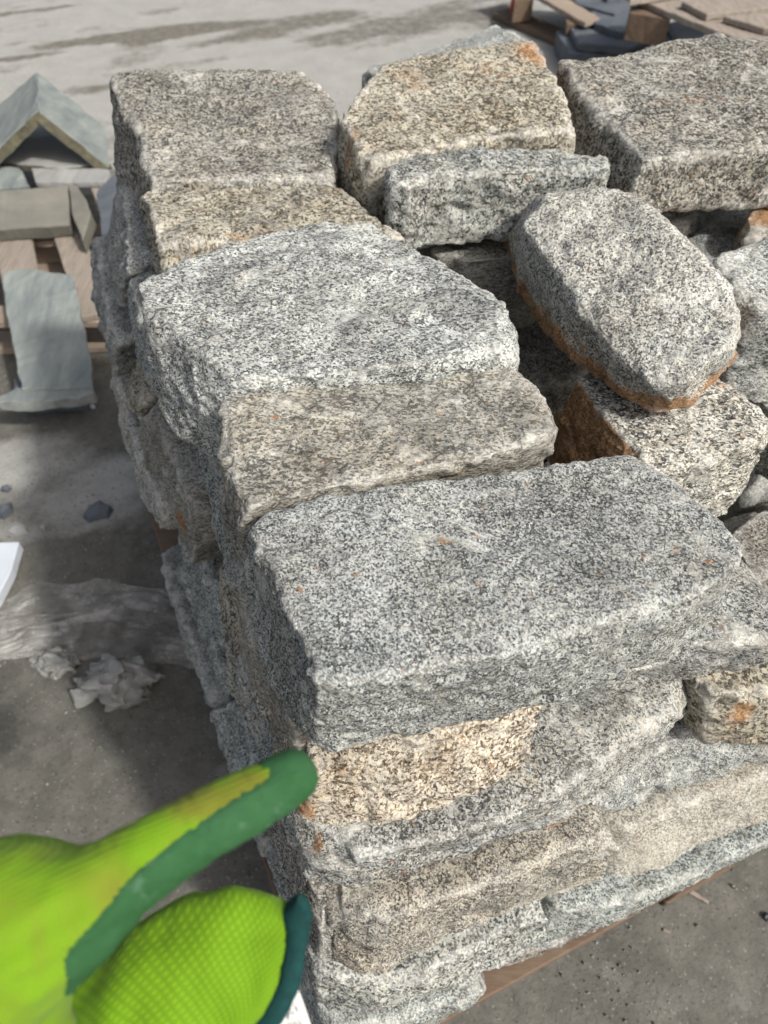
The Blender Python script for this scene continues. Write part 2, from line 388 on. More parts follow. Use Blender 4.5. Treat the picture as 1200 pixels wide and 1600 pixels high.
# top layer ------------------------------------------------------------------
top_stone('large grey speckled granite block nearest the camera, above the pointing finger',
  [(405, 795), (520, 768), (640, 748), (760, 736), (880, 718), (985, 706), (1040, 738), (1100, 783), (1168, 845), (1166, 888), (1100, 925), (1000, 957), (900, 990), (800, 1022), (640, 1050), (560, 1066), (492, 1070), (462, 985), (432, 905), (382, 818)],
  0.86, 0.090, 'grey', drop={16: (-.004, -.004, 0), 17: (-.018, -.006, 0), 18: (-.022, -.004, 0), 19: (-.012, 0, 0), 0: (-.01, 0, 0), 9: (-.012, -.006, 0), 8: (-.004, 0, 0)},
  vox=0.0022, rnd=6, chips=6, chip=0.008, topamp=0.4, warp=0.0035, frac=0.0026, step=.0010)
top_stone('brownish grey granite block with smooth cleft top, directly behind the large grey block',
  [(350, 618), (450, 600), (600, 590), (740, 578), (810, 572), (840, 598), (872, 645), (870, 672), (760, 715), (640, 738), (520, 762), (400, 790), (372, 800), (358, 750), (348, 680)],
  0.855, 0.10, 'brown', drop={9: (0, -.004, 0), 13: (-.012, 0, 0), 14: (-.014, 0, 0)}, vox=0.0028, rnd=5, chips=4, chip=0.010, topamp=0.7, warp=0.006, frac=0.0034, step=.0030, step_n=2.6)
top_stone('big pale white and grey wedge-shaped granite slab, third from the camera',
  [(212, 440), (300, 400), (400, 362), (500, 345), (575, 338), (640, 378), (720, 420), (770, 455), (812, 500), (805, 540), (720, 556), (600, 572), (480, 585), (350, 600), (290, 560), (250, 520), (222, 480)],
  0.872, 0.088, 'whitecool', drop={13: (.0, -.012, 0), 14: (-.016, -.008, 0), 15: (-.02, 0, 0), 16: (-.012, 0, 0), 0: (.0, 0, 0), 9: (.01, -.012, 0), 10: (0, -.02, 0), 11: (0, -.01, 0)},
  vox=0.0028, rnd=4, chips=6, chip=0.014, topamp=0.8, warp=0.006, frac=0.0026, rough=.85)
top_stone('tan and orange stained granite block between the pale wedge slab and the rear left block',
  [(212, 292), (300, 284), (420, 284), (535, 290), (600, 345), (640, 372), (560, 380), (430, 376), (330, 380), (245, 385), (238, 345)],
  0.852, 0.085, 'tan', rust=[(P(430, 372, .85), (.09, .015, .02), .5), (P(560, 300, .85), (.06, .03, .03), .4)], drop={8: (0, -.03, 0), 9: (0, -.03, 0), 10: (-.012, 0, 0), 0: (-.008, 0, 0), 7: (0, -.02, 0)}, vox=0.0034, rnd=6, chips=5, chip=0.012, topamp=0.8, warp=0.007, frac=0.003)
top_stone('dark taupe-grey flat granite block at the rear left corner of the stack',
  [(166, 108, .015), (205, 98, .02), (250, 103, .02), (330, 106, .02), (420, 104, .02), (492, 108, .02), (528, 150, .015), (526, 230, 0), (520, 276, 0), (400, 279, 0), (300, 280, 0), (228, 284, 0), (222, 235, 0), (205, 185, .005), (180, 150, .01)],
  0.862, 0.10, 'taupe', drop={11: (-.004, 0.005, 0), 12: (-.022, 0, 0), 13: (-.035, .0, 0), 14: (-.03, 0, 0), 0: (-.015, 0, 0)}, vox=0.004, rnd=6, chips=5, chip=0.012, topamp=0.4)
top_stone('golden tan granite block with orange corner, middle of the rear row',
  [(530, 180, .012), (560, 140, .02), (600, 92, .03), (680, 75, .035), (760, 62, .04), (835, 50, .045), (862, 90, .04), (885, 130, .03), (906, 182, .015), (905, 200, .01), (820, 208, .01), (760, 212, 0.008), (680, 232, 0.003), (620, 247, 0), (572, 250, 0), (545, 215, .005)],
  0.895, 0.095, 'tan', drop={14: (.002, .012, 0), 13: (0, .01, 0), 12: (0, .01, 0), 15: (-.012, .01, 0), 0: (-.02, .02, 0)}, vox=0.004, rnd=5, chips=6, chip=0.012, topamp=0.5,
  rust=[(P(850, 95, .92), .05, .78), (P(640, 150, .9), .05, .48), (P(760, 130, .91), .05, .42), (P(545, 240, .88), (.03, .03, .05), .5)])
top_stone('grey granite block standing behind the golden tan block, only its ragged top edge showing',
  [(560, 108), (640, 84), (700, 66), (775, 34), (812, 52), (842, 80), (700, 100), (600, 118)], 0.845, 0.13, 'grey', vox=0.005, rnd=4)
top_stone('large taupe granite block with warm streaks at the top right corner of the stack',
  [(872, 88, .02), (960, 78, .02), (1040, 62, .025), (1130, 50, .03), (1170, 58, .03), (1230, 52, .03), (1330, 90, .02), (1330, 235, 0), (1200, 232, 0), (1080, 240, 0), (1002, 252, 0), (985, 225, 0), (940, 180, .005), (900, 130, .012)],
  0.90, 0.068, 'taupe', drop={10: (-.004, .0, 0), 11: (-.018, 0, 0), 12: (-.024, 0.004, 0), 13: (-.018, 0.01, 0)}, vox=0.004, rnd=6, chips=4, chip=0.010, topamp=0.6,
  rust=[(P(1090, 170, .9), (.10, .02, .05), .42)])
top_stone('slim blue-grey granite block standing in front of the golden tan block',
  [(604, 262), (640, 240), (720, 226), (800, 224), (880, 228), (960, 240), (952, 262), (860, 262), (760, 268), (670, 276), (640, 290), (606, 284)],
  0.895, 0.085, 'greylight', drop={7: (0, -.004, 0), 0: (0, 0.0, 0)}, vox=0.0032, rnd=5, chips=5, chip=0.010)
# rubble / inner pile ----------------------------------------------------------
top_stone('rounded white granite block with rust along its lower edge, lying tilted on the pile',
  [(812, 350, .002), (842, 302, .022), (915, 291, .035), (985, 298, .035), (1040, 342, .03), (1090, 392, .02), (1143, 445, .005), (1156, 490, -.010), (1148, 540, -.020), (1106, 566, -.030), (1072, 600, -.042), (1016, 600, -.050), (968, 560, -.046), (908, 485, -.030), (852, 405, -.010)],
  0.89, 0.098, 'white', zb=.798, bpx=[(788, 376), (812, 322), (890, 305), (980, 320), (1040, 370), (1090, 420), (1143, 480), (1154, 535), (1146, 572), (1108, 606), (1074, 642), (1024, 648), (958, 614), (868, 545), (805, 460)],
  vox=0.0026, rnd=6, chips=5, chip=0.010, topamp=0.8, warp=0.005, frac=0.0022, step=.0015, group=GFILL,
  rust=[('z', .818, .034, .95), (P(1115, 578, .82), (.025, .02, .02), .6), (P(1050, 628, .80), (.03, .02, .012), .7)])
top_stone('banded granite block with a rusty brown left face under the rounded white block',
  [(898, 585, .0), (960, 550, .0), (1090, 560, .0), (1150, 595, 0), (1215, 655, -.005), (1190, 690, -.005), (1110, 715, -.005), (1025, 730, -.005), (990, 700, -.0), (935, 640, .0)],
  0.785, 0.10, 'rusty', drop={7: (0, -.012, 0), 8: (-.022, 0, 0), 9: (-.03, 0, 0), 0: (-.022, .005, 0), 6: (0.005, -.014, 0), 5: (0.0, -.01, 0)}, vox=0.003, rnd=5, chips=4, chip=0.012, topamp=0.8, group=GFILL,
  rust=[('n', (-.9, -.2, 0), 1.1), (P(1120, 590, .785), (.03, .02, .02), .5)])
top_stone('speckled white granite block cut by the right photo edge, beside the rounded white block',
  [(1115, 400, 0), (1160, 370, .01), (1230, 358, .01), (1330, 400, .01), (1330, 480, 0), (1240, 490, -.01), (1180, 480, -.01), (1140, 440, 0)],
  0.83, 0.12, 'whitecool', drop={5: (0, -.015, 0), 6: (-.005, -.02, 0), 7: (-.01, -.01, 0)}, vox=0.004, rnd=8, group=GFILL, rust=[(P(1190, 560, .73), (.05, .05, .015), .7)])
top_stone('small round light grey granite lump under the corner of the top right block',
  [(1018, 305), (1060, 300), (1085, 310), (1092, 330), (1075, 350), (1040, 345)], 0.80, 0.08, 'white', vox=0.004, rnd=9, group=GFILL)
top_stone('shaded dark grey granite block in the gap below the top right block',
  [(1075, 300), (1130, 285), (1210, 290), (1215, 330), (1170, 365), (1110, 345)], 0.77, 0.09, 'grey', vox=0.005, rnd=5, group=GFILL)
top_stone('small blue-grey granite wedge between the round lump and the right hand white block',
  [(1068, 370), (1105, 342), (1135, 355), (1160, 378), (1130, 420), (1100, 425)], 0.785, 0.08, 'grey', vox=0.004, rnd=5, group=GFILL)
top_stone('brown rust-stained granite piece at the right edge below the top right block',
  [(1165, 330), (1200, 285), (1300, 290), (1310, 350), (1230, 360), (1165, 360)], 0.83, 0.09, 'brown', vox=0.005, rnd=5, group=GFILL,
  rust=[(P(1200, 320, .83), .06, .9)])
top_stone('brown grey granite block lying beneath the slim blue-grey block',
  [(645, 368), (700, 340), (800, 335), (860, 350), (850, 395), (790, 402), (720, 410), (680, 395)], 0.80, 0.10, 'brown', drop={5: (0, -.02, 0), 6: (0, -.01, 0)}, vox=0.004, rnd=5, group=GFILL)
top_stone('dark granite block half hidden to the right of the rusty banded block',
  [(1140, 580), (1230, 540), (1330, 600), (1320, 700), (1210, 650)], 0.69, 0.10, 'rusty', vox=0.005, rnd=5, group=GFILL)
top_stone('shaded grey granite block under the gap right of the large grey block',
  [(1130, 835), (1190, 790), (1300, 780), (1330, 880), (1180, 900)], 0.62, 0.10, 'dark', vox=0.005, rnd=5, group=GFILL)  # darker granite colour stands in for the shade in this gap
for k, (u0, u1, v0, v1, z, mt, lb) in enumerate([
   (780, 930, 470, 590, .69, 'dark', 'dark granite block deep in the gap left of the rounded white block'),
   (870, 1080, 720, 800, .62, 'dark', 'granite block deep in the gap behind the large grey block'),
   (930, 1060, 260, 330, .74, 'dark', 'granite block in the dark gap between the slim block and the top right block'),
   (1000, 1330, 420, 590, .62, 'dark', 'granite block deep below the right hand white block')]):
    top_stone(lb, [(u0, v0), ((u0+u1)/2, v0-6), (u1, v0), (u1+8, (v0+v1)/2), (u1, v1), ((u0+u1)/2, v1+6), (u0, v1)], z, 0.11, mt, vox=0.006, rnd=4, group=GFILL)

for i_ in range(5):
    for j_ in range(5):
        for z_ in (.55,):
            cx_ = pc0 + FD*(.16+.215*i_) + LD*(.20+.19*j_)
            if i_ == 0 and j_ < 1: continue
            rg_ = random.Random(i_*31+j_*7+int(z_*100)); a_ = YAW+rg_.uniform(-.25, .25); hw, hl = .098, .086
            cc_ = [Vector((cx_.x+math.cos(a_)*x-math.sin(a_)*y, cx_.y+math.sin(a_)*x+math.cos(a_)*y, z_)) for x, y in ((-hw, -hl), (hw, -hl), (hw, hl), (-hw, hl))]
            me_ = build_stone(cc_, [Vector((q.x, q.y, z_-.118)) for q in cc_], vox=.009, rnd=3, chips=4, chip=.02)
            finish('granite_block', me_, ['dark', 'grey', 'dark'][(i_+j_) % 3], 'granite filling block deep inside the pile, seen only through dark gaps', 'granite filling blocks deep inside the pile')  # mostly the dark granite, so the gaps read as deep shade
# front face, upper to lower course ---------------------------------------------
face_stone('bright tan granite block with orange grains right behind the fingertip',
  [(505, 1182), (600, 1162), (740, 1127), (890, 1090)], 0.758, [(472, 1330), (600, 1326), (720, 1290), (858, 1236)], 0.655, 0.14, 'orange',
  vox=0.0026, rnd=4, chips=7, chip=0.014, warp=.005, frac=.0034, step=.0018, rust=[(P(475, 1290, .68), (.010, .05, .03), .75)])
face_stone('long grey granite block to the right below the large grey block, dusty lower edge',
  [(884, 1078), (1000, 1038), (1090, 1000), (1175, 996), (1300, 990)], 0.755, [(884, 1112), (960, 1098), (1060, 1084), (1140, 1072), (1300, 1060)], 0.675, 0.13, 'greyfront', ends=(0.02, 0.0),
  vox=0.003, rnd=4, chips=6, chip=0.016, warp=.006, frac=.0034)
face_stone('wide grey granite block with a curved shoulder, third course of the front face',
  [(480, 1334), (600, 1332), (740, 1304), (850, 1256), (960, 1176), (1104, 1084)], 0.648, [(490, 1400), (560, 1420), (740, 1352), (905, 1288), (1010, 1200), (1104, 1122)], 0.555, 0.19, 'greyfront',
  vox=0.003, rnd=4, chips=6, chip=0.018, warp=0.008, frac=.004, rust=[(P(870, 1296, .562), (.04, .02, .012), .85), (P(960, 1240, .56), (.05, .02, .006), .45), (P(495, 1330, .64), (.008, .02, .02), .6), (P(700, 1370, .56), (.16, .03, .009), .8)])
face_stone('brown streaked granite block at the right end of the third front course',
  [(1112, 1082), (1160, 1072), (1300, 1065)], 0.66, [(1100, 1190), (1170, 1180), (1300, 1180)], 0.56, 0.13, 'tan', vox=0.004, rnd=5, rust=[(P(1160, 1110, .63), (.02, .03, .03), .6)])
face_stone('dusty grey granite block with a black left end, fourth course of the front face',
  [(500, 1400), (600, 1424), (740, 1372), (905, 1306), (968, 1306)], 0.545, [(520, 1530), (580, 1545), (720, 1470), (865, 1420), (958, 1395)], 0.43, 0.15, 'taupenear',
  vox=0.003, rnd=4, chips=6, chip=0.018, warp=0.007, frac=.0038, dust=[(P(840, 1400, .45), (.12, .04, .025), .6), (P(660, 1480, .44), (.10, .04, .018), .5), (P(700, 1365, .548), (.2, .03, .008), .6)])
face_stone('speckled grey granite block with brown streaks to the right of the dusty block',
  [(905, 1285), (1000, 1195), (1110, 1115), (1300, 1130)], 0.56, [(975, 1305), (1050, 1260), (1140, 1225), (1300, 1190)], 0.47, 0.14, 'grey', vox=0.0032, rnd=4, warp=0.008, chips=7, chip=.02, frac=.004)
face_stone('granite block with flat tan cleft face and rusty edge, low right in the front',
  [(965, 1312), (1040, 1270), (1120, 1240), (1290, 1190)], 0.462, [(955, 1410), (1040, 1380), (1115, 1335), (1290, 1280)], 0.38, 0.13, 'cleft', vox=0.0034, rnd=4, frac=.002, chips=5, chip=.014,
  dust=[(P(1030, 1345, .42), (.09, .05, .035), .62)], rust=[(P(1010, 1310, .455), (.035, .012, .008), .62)])
face_stone('mottled pale granite block near the bottom left of the front face, under the dusty block',
  [(495, 1520), (600, 1548), (720, 1484), (872, 1432)], 0.428, [(500, 1590), (610, 1592), (740, 1562), (872, 1490)], 0.325, 0.15, 'greylight', vox=0.0034, rnd=4, warp=0.007, chips=6, chip=.018)
face_stone('bluish grey granite block near the pallet under the dusty block',
  [(876, 1436), (960, 1414), (1060, 1378), (1290, 1290)], 0.385, [(800, 1520), (920, 1468), (1060, 1395), (1290, 1270)], 0.27, 0.13, 'greygreen', vox=0.004, rnd=6)
face_stone('grey green granite block at the bottom corner resting on the pallet',
  [(500, 1596), (600, 1590), (760, 1545)], 0.33, [(505, 1680), (620, 1640), (758, 1562)], 0.235, 0.15, 'greygreen', vox=0.004, rnd=5)
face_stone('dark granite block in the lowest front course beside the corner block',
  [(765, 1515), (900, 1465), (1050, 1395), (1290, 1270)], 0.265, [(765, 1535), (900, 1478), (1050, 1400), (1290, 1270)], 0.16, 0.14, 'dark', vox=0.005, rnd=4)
face_stone('lowest corner granite block directly on the pallet boards',
  [(512, 1650), (620, 1610), (765, 1540)], 0.24, [(520, 1690), (620, 1635), (765, 1555)], 0.15, 0.15, 'grey', vox=0.005, rnd=4)

# left side --------------------------------------------------------------------
KL = dict(back='F', group=GLEFT, chips=8, chip=.026, warp=.009, frac=.004)
face_stone('brown grey granite block under the left end of the large grey block, beside the fingertip',
  [(362, 830), (395, 985), (480, 1170)], 0.765, [(368, 930), (392, 1050), (462, 1225)], 0.655, 0.14, 'brown', vox=0.0035, rnd=6, **KL)
face_stone('greenish grey granite block in the left side below the brownish grey block',
  [(275, 590), (310, 690), (352, 790), (368, 850)], 0.765, [(292, 690), (322, 800), (355, 900), (375, 965)], 0.65, 0.14, 'greygreen', vox=0.0035, rnd=7, **KL)
face_stone('blue-grey granite block in the left side beneath the pale wedge slab',
  [(186, 420), (200, 500), (235, 560), (272, 600)], 0.765, [(182, 490), (200, 570), (238, 640), (285, 690)], 0.65, 0.14, 'greygreen', vox=0.0036, rnd=4, **KL)
face_stone('upright flat grey granite slab below the rear left block',
  [(180, 228), (178, 300), (182, 420)], 0.79, [(168, 330), (162, 390), (180, 490)], 0.66, 0.12, 'grey', vox=0.0036, rnd=4, **KL)
face_stone('leaning brown granite block with an orange seam in the middle of the left side',
  [(232, 600), (262, 640), (305, 750), (322, 830)], 0.66, [(240, 680), (262, 750), (300, 850), (320, 900)], 0.53, 0.14, 'brown', vox=0.004, rnd=7,
  rust=[(P(290, 790, .58), (.012, .06, .02), .95)], **KL)
face_stone('mottled granite block in the left side just in front of the leaning brown block',
  [(325, 810), (350, 900), (395, 1000)], 0.655, [(335, 950), (362, 1050), (395, 1120)], 0.53, 0.14, 'tan', vox=0.0036, rnd=4, **KL)
face_stone('small tan granite stone wedged in the left side behind the leaning brown block',
  [(200, 540), (222, 575), (240, 610)], 0.65, [(200, 600), (218, 640), (240, 665)], 0.56, 0.12, 'tan', vox=0.0036, rnd=4, **KL)
face_stone('grey granite block at the far end of the left side, third course',
  [(160, 340), (172, 430), (195, 530)], 0.655, [(160, 400), (172, 480), (198, 600)], 0.53, 0.12, 'grey', vox=0.0036, rnd=4, **KL)
face_stone('long outermost granite block with a white lower end, bulging from the left side',
  [(176, 520), (190, 620), (222, 720), (262, 800)], 0.53, [(180, 600), (200, 690), (225, 770), (255, 848)], 0.38, 0.15, 'white', vox=0.0036, rnd=4, **KL)
face_stone('grey granite block in the left side below the orange seam',
  [(262, 800), (290, 890), (325, 980)], 0.525, [(258, 860), (290, 960), (325, 1060)], 0.38, 0.15, 'greygreen', vox=0.0036, rnd=4, **KL)
face_stone('white and brown granite block with a rounded end in the left side near the fingertip',
  [(330, 970), (365, 1060), (412, 1160)], 0.525, [(335, 1075), (362, 1120), (405, 1200)], 0.40, 0.15, 'rusty', vox=0.0036, rnd=4, **KL)
face_stone('shadowed granite block at the corner below the finger, left end of the third course',
  [(400, 1100), (440, 1200), (485, 1310)], 0.65, [(405, 1165), (440, 1270), (490, 1395)], 0.54, 0.14, 'grey', vox=0.0036, rnd=4, **KL)
face_stone('bluish granite block low in the left side beside the pallet edge',
  [(262, 862), (310, 1000), (350, 1090)], 0.385, [(262, 880), (305, 1000), (352, 1120)], 0.26, 0.16, 'greygreen', vox=0.0036, rnd=4, **KL)
face_stone('blue-grey granite block low in the left side directly behind the fingertip',
  [(348, 1080), (385, 1160), (425, 1250)], 0.395, [(350, 1110), (388, 1215), (425, 1310)], 0.27, 0.16, 'greygreen', vox=0.0036, rnd=4, **KL)
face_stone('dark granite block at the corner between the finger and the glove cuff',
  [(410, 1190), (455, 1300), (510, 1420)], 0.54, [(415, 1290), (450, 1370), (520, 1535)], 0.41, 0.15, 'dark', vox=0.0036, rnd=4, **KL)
face_stone('dark granite block behind the held glove cuff at the corner of the stack',
  [(420, 1300), (460, 1400), (500, 1520)], 0.41, [(425, 1340), (465, 1450), (505, 1590)], 0.28, 0.15, 'grey', vox=0.0036, rnd=4, **KL)
for (a, b_, za, zb, lb) in [((178, 520), (250, 800), .385, .26, 'lowest grey granite block at the far end of the left side'),
                        ((255, 850), (345, 1110), .265, .16, 'granite block of the lowest left course resting along the pallet edge'),
                        ((352, 1125), (430, 1345), .275, .16, 'granite block of the lowest left course nearest the hand')]:
    m_ = ((a[0]+b_[0])/2, (a[1]+b_[1])/2)
    face_stone(lb, [a, m_, b_], za, [a, m_, b_], zb, 0.15, 'grey', vox=0.005, rnd=5, **KL)

# ---------------------------------------------------------------- generic slabs and boards
def slab(name, pts, th, mat, parent=None, nrm=None, ns=0.003, seg=0.03, bevel=0.0025, edge=None):
    """plate from world corners of its upper face, th thick, edges slightly ragged"""
    bm = bmesh.new(); pts = [Vector(p) for p in pts]
    n = nrm or (pts[1]-pts[0]).cross(pts[2]-pts[0]).normalized()
    if nrm is None and n.z < 0: n = -n
    tv = [bm.verts.new(p) for p in pts]; bv = [bm.verts.new(p-n*th) for p in pts]; k = len(pts)
    bm.faces.new(tv); bm.faces.new(bv[::-1])
    for i in range(k):
        j = (i+1) % k; bm.faces.new((tv[i], bv[i], bv[j], tv[j]))
    bmesh.ops.recalc_face_normals(bm, faces=bm.faces)
    bmesh.ops.bevel(bm, geom=bm.edges[:], offset=min(bevel, th*0.25), segments=1, affect='EDGES')
    for _ in range(5):
        lg = [e for e in bm.edges if e.calc_length() > seg]
        if not lg: break
        bmesh.ops.subdivide_edges(bm, edges=lg, cuts=1)
    bmesh.ops.triangulate(bm, faces=bm.faces)
    SEED[0] += 1
    for v in bm.verts:
        q = v.co/0.05 + Vector((SEED[0]*3.1, 0, 0))
        v.co += mnoise.noise_vector(q)*ns + mnoise.noise_vector(q*3.3)*ns*0.4
    me = bpy.data.meshes.new(name); bm.to_mesh(me); bm.free()
    o = link_mesh(name, me, M[mat]); center(o)
    if edge:
        me.materials.append(M[edge])
        for f_ in me.polygons:
            if abs(f_.normal.dot(n)) < 0.6: f_.material_index = 1
    if parent: put(o, parent)
    return o
def pslab(name, pxs, z, th, mat, parent=None, **kw):
    return slab(name, [P(p[0], p[1], z+(p[2] if len(p) > 2 else 0)) for p in pxs], th, mat, parent, nrm=Vector((0, 0, 1)), **kw)

# pallet under the stack
pc = P(536, 1668, 0.145)-FD*.014-LD*.010; pal = empty('wooden_pallet', (pc.x+.4, pc.y+.6, 0), 'wooden pallet carrying the granite stack, only its brown edge showing', 'pallet')
def prect(s0, s1, l0, l1): return [pc+FD*s0+LD*l0, pc+FD*s1+LD*l0, pc+FD*s1+LD*l1, pc+FD*s0+LD*l1]
for k in range(7):
    l0 = k*0.175
    slab('deck_board', [p.xy.to_3d()+Vector((0, 0, .145)) for p in prect(0, 1.2, l0, l0+.10)], .02, 'woodbrown', pal, ns=.001)
for s in (0, .53, 1.06):
    slab('stringer_board', [p.xy.to_3d()+Vector((0, 0, .123)) for p in prect(s+.002, s+.135, 0.002, 1.148)], .02, 'woodbrown', pal, ns=.001)
    for l in (0.002, .5, 1.01):
        slab('block', [p.xy.to_3d()+Vector((0, 0, .101)) for p in prect(s+.002, s+.135, l, l+.135)], .078, 'woodbrown', pal, ns=.001)
    slab('base_board', [p.xy.to_3d()+Vector((0, 0, .022)) for p in prect(s+.002, s+.135, 0.0, 1.15)], .02, 'woodbrown', pal, ns=.001)

# ---------------------------------------------------------------- ground
def ground():
    def axis(lo, hi, st):
        a = list(np.arange(lo, hi+1e-6, st)); d = st
        x = hi
        while x < 400: d *= 1.5; x += d; a.append(x)
        x = lo; d = st
        while x > -400: d *= 1.5; x -= d; a.insert(0, x)
        return np.array(a)
    xs = axis(-2.6, 2.6, 0.02); ys = axis(-0.6, 5.4, 0.02)
    X, Y = np.meshgrid(xs, ys); n = X.size
    p = np.stack([X.ravel(), Y.ravel(), np.zeros(n)], 1)
    near = np.clip(1-(np.maximum(np.abs(p[:, 0])-2.4, 0)+np.maximum(p[:, 1]-5.2, 0)+np.maximum(-p[:, 1]-0.5, 0))/3, 0, 1)
    z = (fbm(p/0.5, 3, 3)*0.006 + fbm(p/0.06, 8, 3)*0.0022)*near
    me = bpy.data.meshes.new('ground'); nx, ny = len(xs), len(ys)
    idx = np.arange(n).reshape(ny, nx)
    f = np.stack([idx[:-1, :-1].ravel(), idx[:-1, 1:].ravel(), idx[1:, 1:].ravel(), idx[1:, :-1].ravel()], 1)
    u, v, fw = pix(p); ok = fw > 0.1
    pr = p.copy(); pr[:, 1] -= .42*pr[:, 0]; wob = fbm(pr/np.array([.30, .13, 1]), 21, 6)*1.5
    dry_lit = np.zeros(n); mud = np.zeros(n); wet = np.zeros(n)
    def spot(arr, c, r, s, amt=0.5):
        k = 0.42 if arr is mud else 0.0
        q = P(c[0], c[1], 0); d = ((p[:, 0]-q.x)/r[0])**2 + ((p[:, 1]-q.y-k*(p[:, 0]-q.x))/r[1])**2
        np.maximum(arr, s*np.clip(1.25-d+wob*amt, 0, 1), out=arr)
    # dried pale dust far left, mud bands across it, a sunlit patch painted pale beside the stack, darker floor nearer
    dry_lit = np.clip((p[:, 1]-2.35+0.25*p[:, 0])*2.2 + wob*1.0, 0, 1)
    spot(dry_lit, (130, 760), (.42, .16), .75, .9); spot(dry_lit, (345, 1195), (.05, .04), .5, 2.0); spot(dry_lit, (30, 820), (.12, .06), .6, 1.2)
    spot(dry_lit, (1150, 1520), (.25, .2), .22, 1.2); spot(dry_lit, (200, 60), (.9, .16), .9, .8); spot(dry_lit, (60, 20), (.9, .3), 1.0, .8)
    for c_, r_, s_, a_ in (((30, 20), (.45, .04), .9, 1.2), ((45, 88), (.40, .05), 1.0, 1.3), ((150, 64), (.35, .09), 1.0, 1.2), ((290, 48), (.45, .14), 1.0, 1.1), ((450, 40), (.5, .2), .85, .9),
                           ((620, 45), (.5, .25), .8, .8), ((740, 20), (.5, .3), .8, .8), ((148, 140), (.10, .06), .8, 1.0), ((330, 95), (.4, .03), .5, 1.2)):
        spot(mud, c_, r_, s_, a_)
    mud = np.maximum(mud, np.clip((p[:, 1]-2.2)*2, 0, 1)*np.clip(wob*.9-.1, 0, .55))
    z = z + mud*0.010*np.abs(fbm(p/0.04, 55, 3))
    p[:, 2] = z
    me.from_pydata(p.tolist(), [], f.tolist()); smooth_shade(me)
    attr(me, 'dry_lit', dry_lit); attr(me, 'mud', mud)
    m, t, b = nodes_of('yard_concrete'); N = NB(t); oc = N.n('ShaderNodeTexCoord').outputs['Object']
    base = N.mix(N.ramp(N.noise(oc, 3.2, 6, 0.65), [(0.3, 0.0), (0.7, 1.0)]), (0.135, 0.130, 0.115), (0.082, 0.079, 0.068))
    base = N.mix(N.ramp(N.noise(oc, 22, 6, 0.7), [(0.42, 0.0), (0.75, 0.8)]), base, (0.19, 0.18, 0.16))
    dn = N.noise(oc, 14, 6, 0.72)
    dm = N.ramp(N.math('ADD', N.n('ShaderNodeAttribute', attribute_name='dry_lit').outputs['Fac'], N.math('MULTIPLY', N.math('SUBTRACT', dn, 0.5), 0.8)), [(0.25, 0.0), (0.75, 1.0)])
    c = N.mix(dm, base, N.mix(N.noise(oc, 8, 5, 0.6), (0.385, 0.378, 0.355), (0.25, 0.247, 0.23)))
    mm = N.ramp(N.math('ADD', N.n('ShaderNodeAttribute', attribute_name='mud').outputs['Fac'], N.math('MULTIPLY', N.math('SUBTRACT', N.noise(oc, 16, 8, 0.8), 0.5), 1.9)), [(0.25, 0.0), (0.85, 0.95)])
    c = N.mix(mm, c, N.mix(N.ramp(N.noise(oc, 26, 6, 0.75), [(0.35, 0.0), (0.65, 1.0)]), (0.185, 0.172, 0.148), (0.10, 0.092, 0.076)))
    c = N.mix(N.ramp(N.noise(oc, 150, 4, 0.7), [(0.56, 0.0), (0.68, 0.75)]), c, (0.05, 0.047, 0.042))
    c = N.mix(N.ramp(N.vor(oc, 90, 'Distance'), [(0.0, 0.7), (0.2, 0.0)]), c, (0.33, 0.315, 0.285))
    N.link(c, b.inputs['Base Color']); b.inputs['Roughness'].default_value = 0.9; b.inputs['Specular IOR Level'].default_value = 0.2
    bp = N.bump(N.noise(oc, 60, 7, 0.7), 0.8, 0.004); bp = N.bump(N.noise(oc, 350, 3, 0.7), 0.5, 0.0012, bp); N.link(bp, b.inputs['Normal'])
    o = link_mesh('ground', me, m); tag(o, 'dusty concrete yard ground with dried pale patches, one painted as sunlight, and mud', None, None, 'structure'); return o
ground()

# ---------------------------------------------------------------- left: pallet with slates
lp = P(90, 480, 0); left_pal = empty('wooden_pallet', (lp.x, lp.y, 0), 'weathered grey wooden pallet left of the stack with pieces of slate on it', 'pallet')
pslab('deck_board', [(-20, 300), (35, 290), (68, 470), (10, 490)], .145, .018, 'wood', left_pal, ns=.0015)
pslab('deck_board', [(60, 300), (108, 290), (172, 488), (125, 495)], .145, .018, 'wood', left_pal, ns=.0015)
pslab('deck_board', [(140, 290), (185, 280), (270, 480), (225, 486)], .145, .018, 'wood', left_pal, ns=.0015)
pslab('deck_board', [(-130, 300), (-80, 300), (-60, 490), (-120, 495)], .145, .018, 'wood', left_pal, ns=.0015)
pslab('stringer_board', [(-150, 478), (260, 474), (262, 502), (-150, 505)], .126, .019, 'woodx', left_pal, ns=.0015)
pslab('stringer_board', [(-150, 355), (240, 348), (240, 375), (-150, 380)], .126, .019, 'woodx', left_pal, ns=.0015)
pslab('base_board', [(-150, 520), (260, 512), (262, 540), (-150, 548)], .022, .02, 'woodx', left_pal, ns=.0015)
pslab('base_board', [(-150, 410), (260, 402), (262, 425), (-150, 430)], .022, .02, 'woodx', left_pal, ns=.0015)
for u in (-130, 30, 190):
    pslab('block', [(u, 480), (u+60, 479), (u+61, 501), (u, 503)], .106, .082, 'woodx', left_pal, ns=.001)
    pslab('block', [(u, 356), (u+55, 355), (u+56, 372), (u, 374)], .106, .082, 'woodx', left_pal, ns=.001)
def slate(label, pts, th, mat, **kw):
    kw.setdefault('ns', .004); kw.setdefault('seg', .02); o = slab('slate_slab', pts, th, mat, **kw); return tag(o, label, 'slate slab', 'slate pieces left of the stack')
sgrp = 'slate pieces left of the stack'
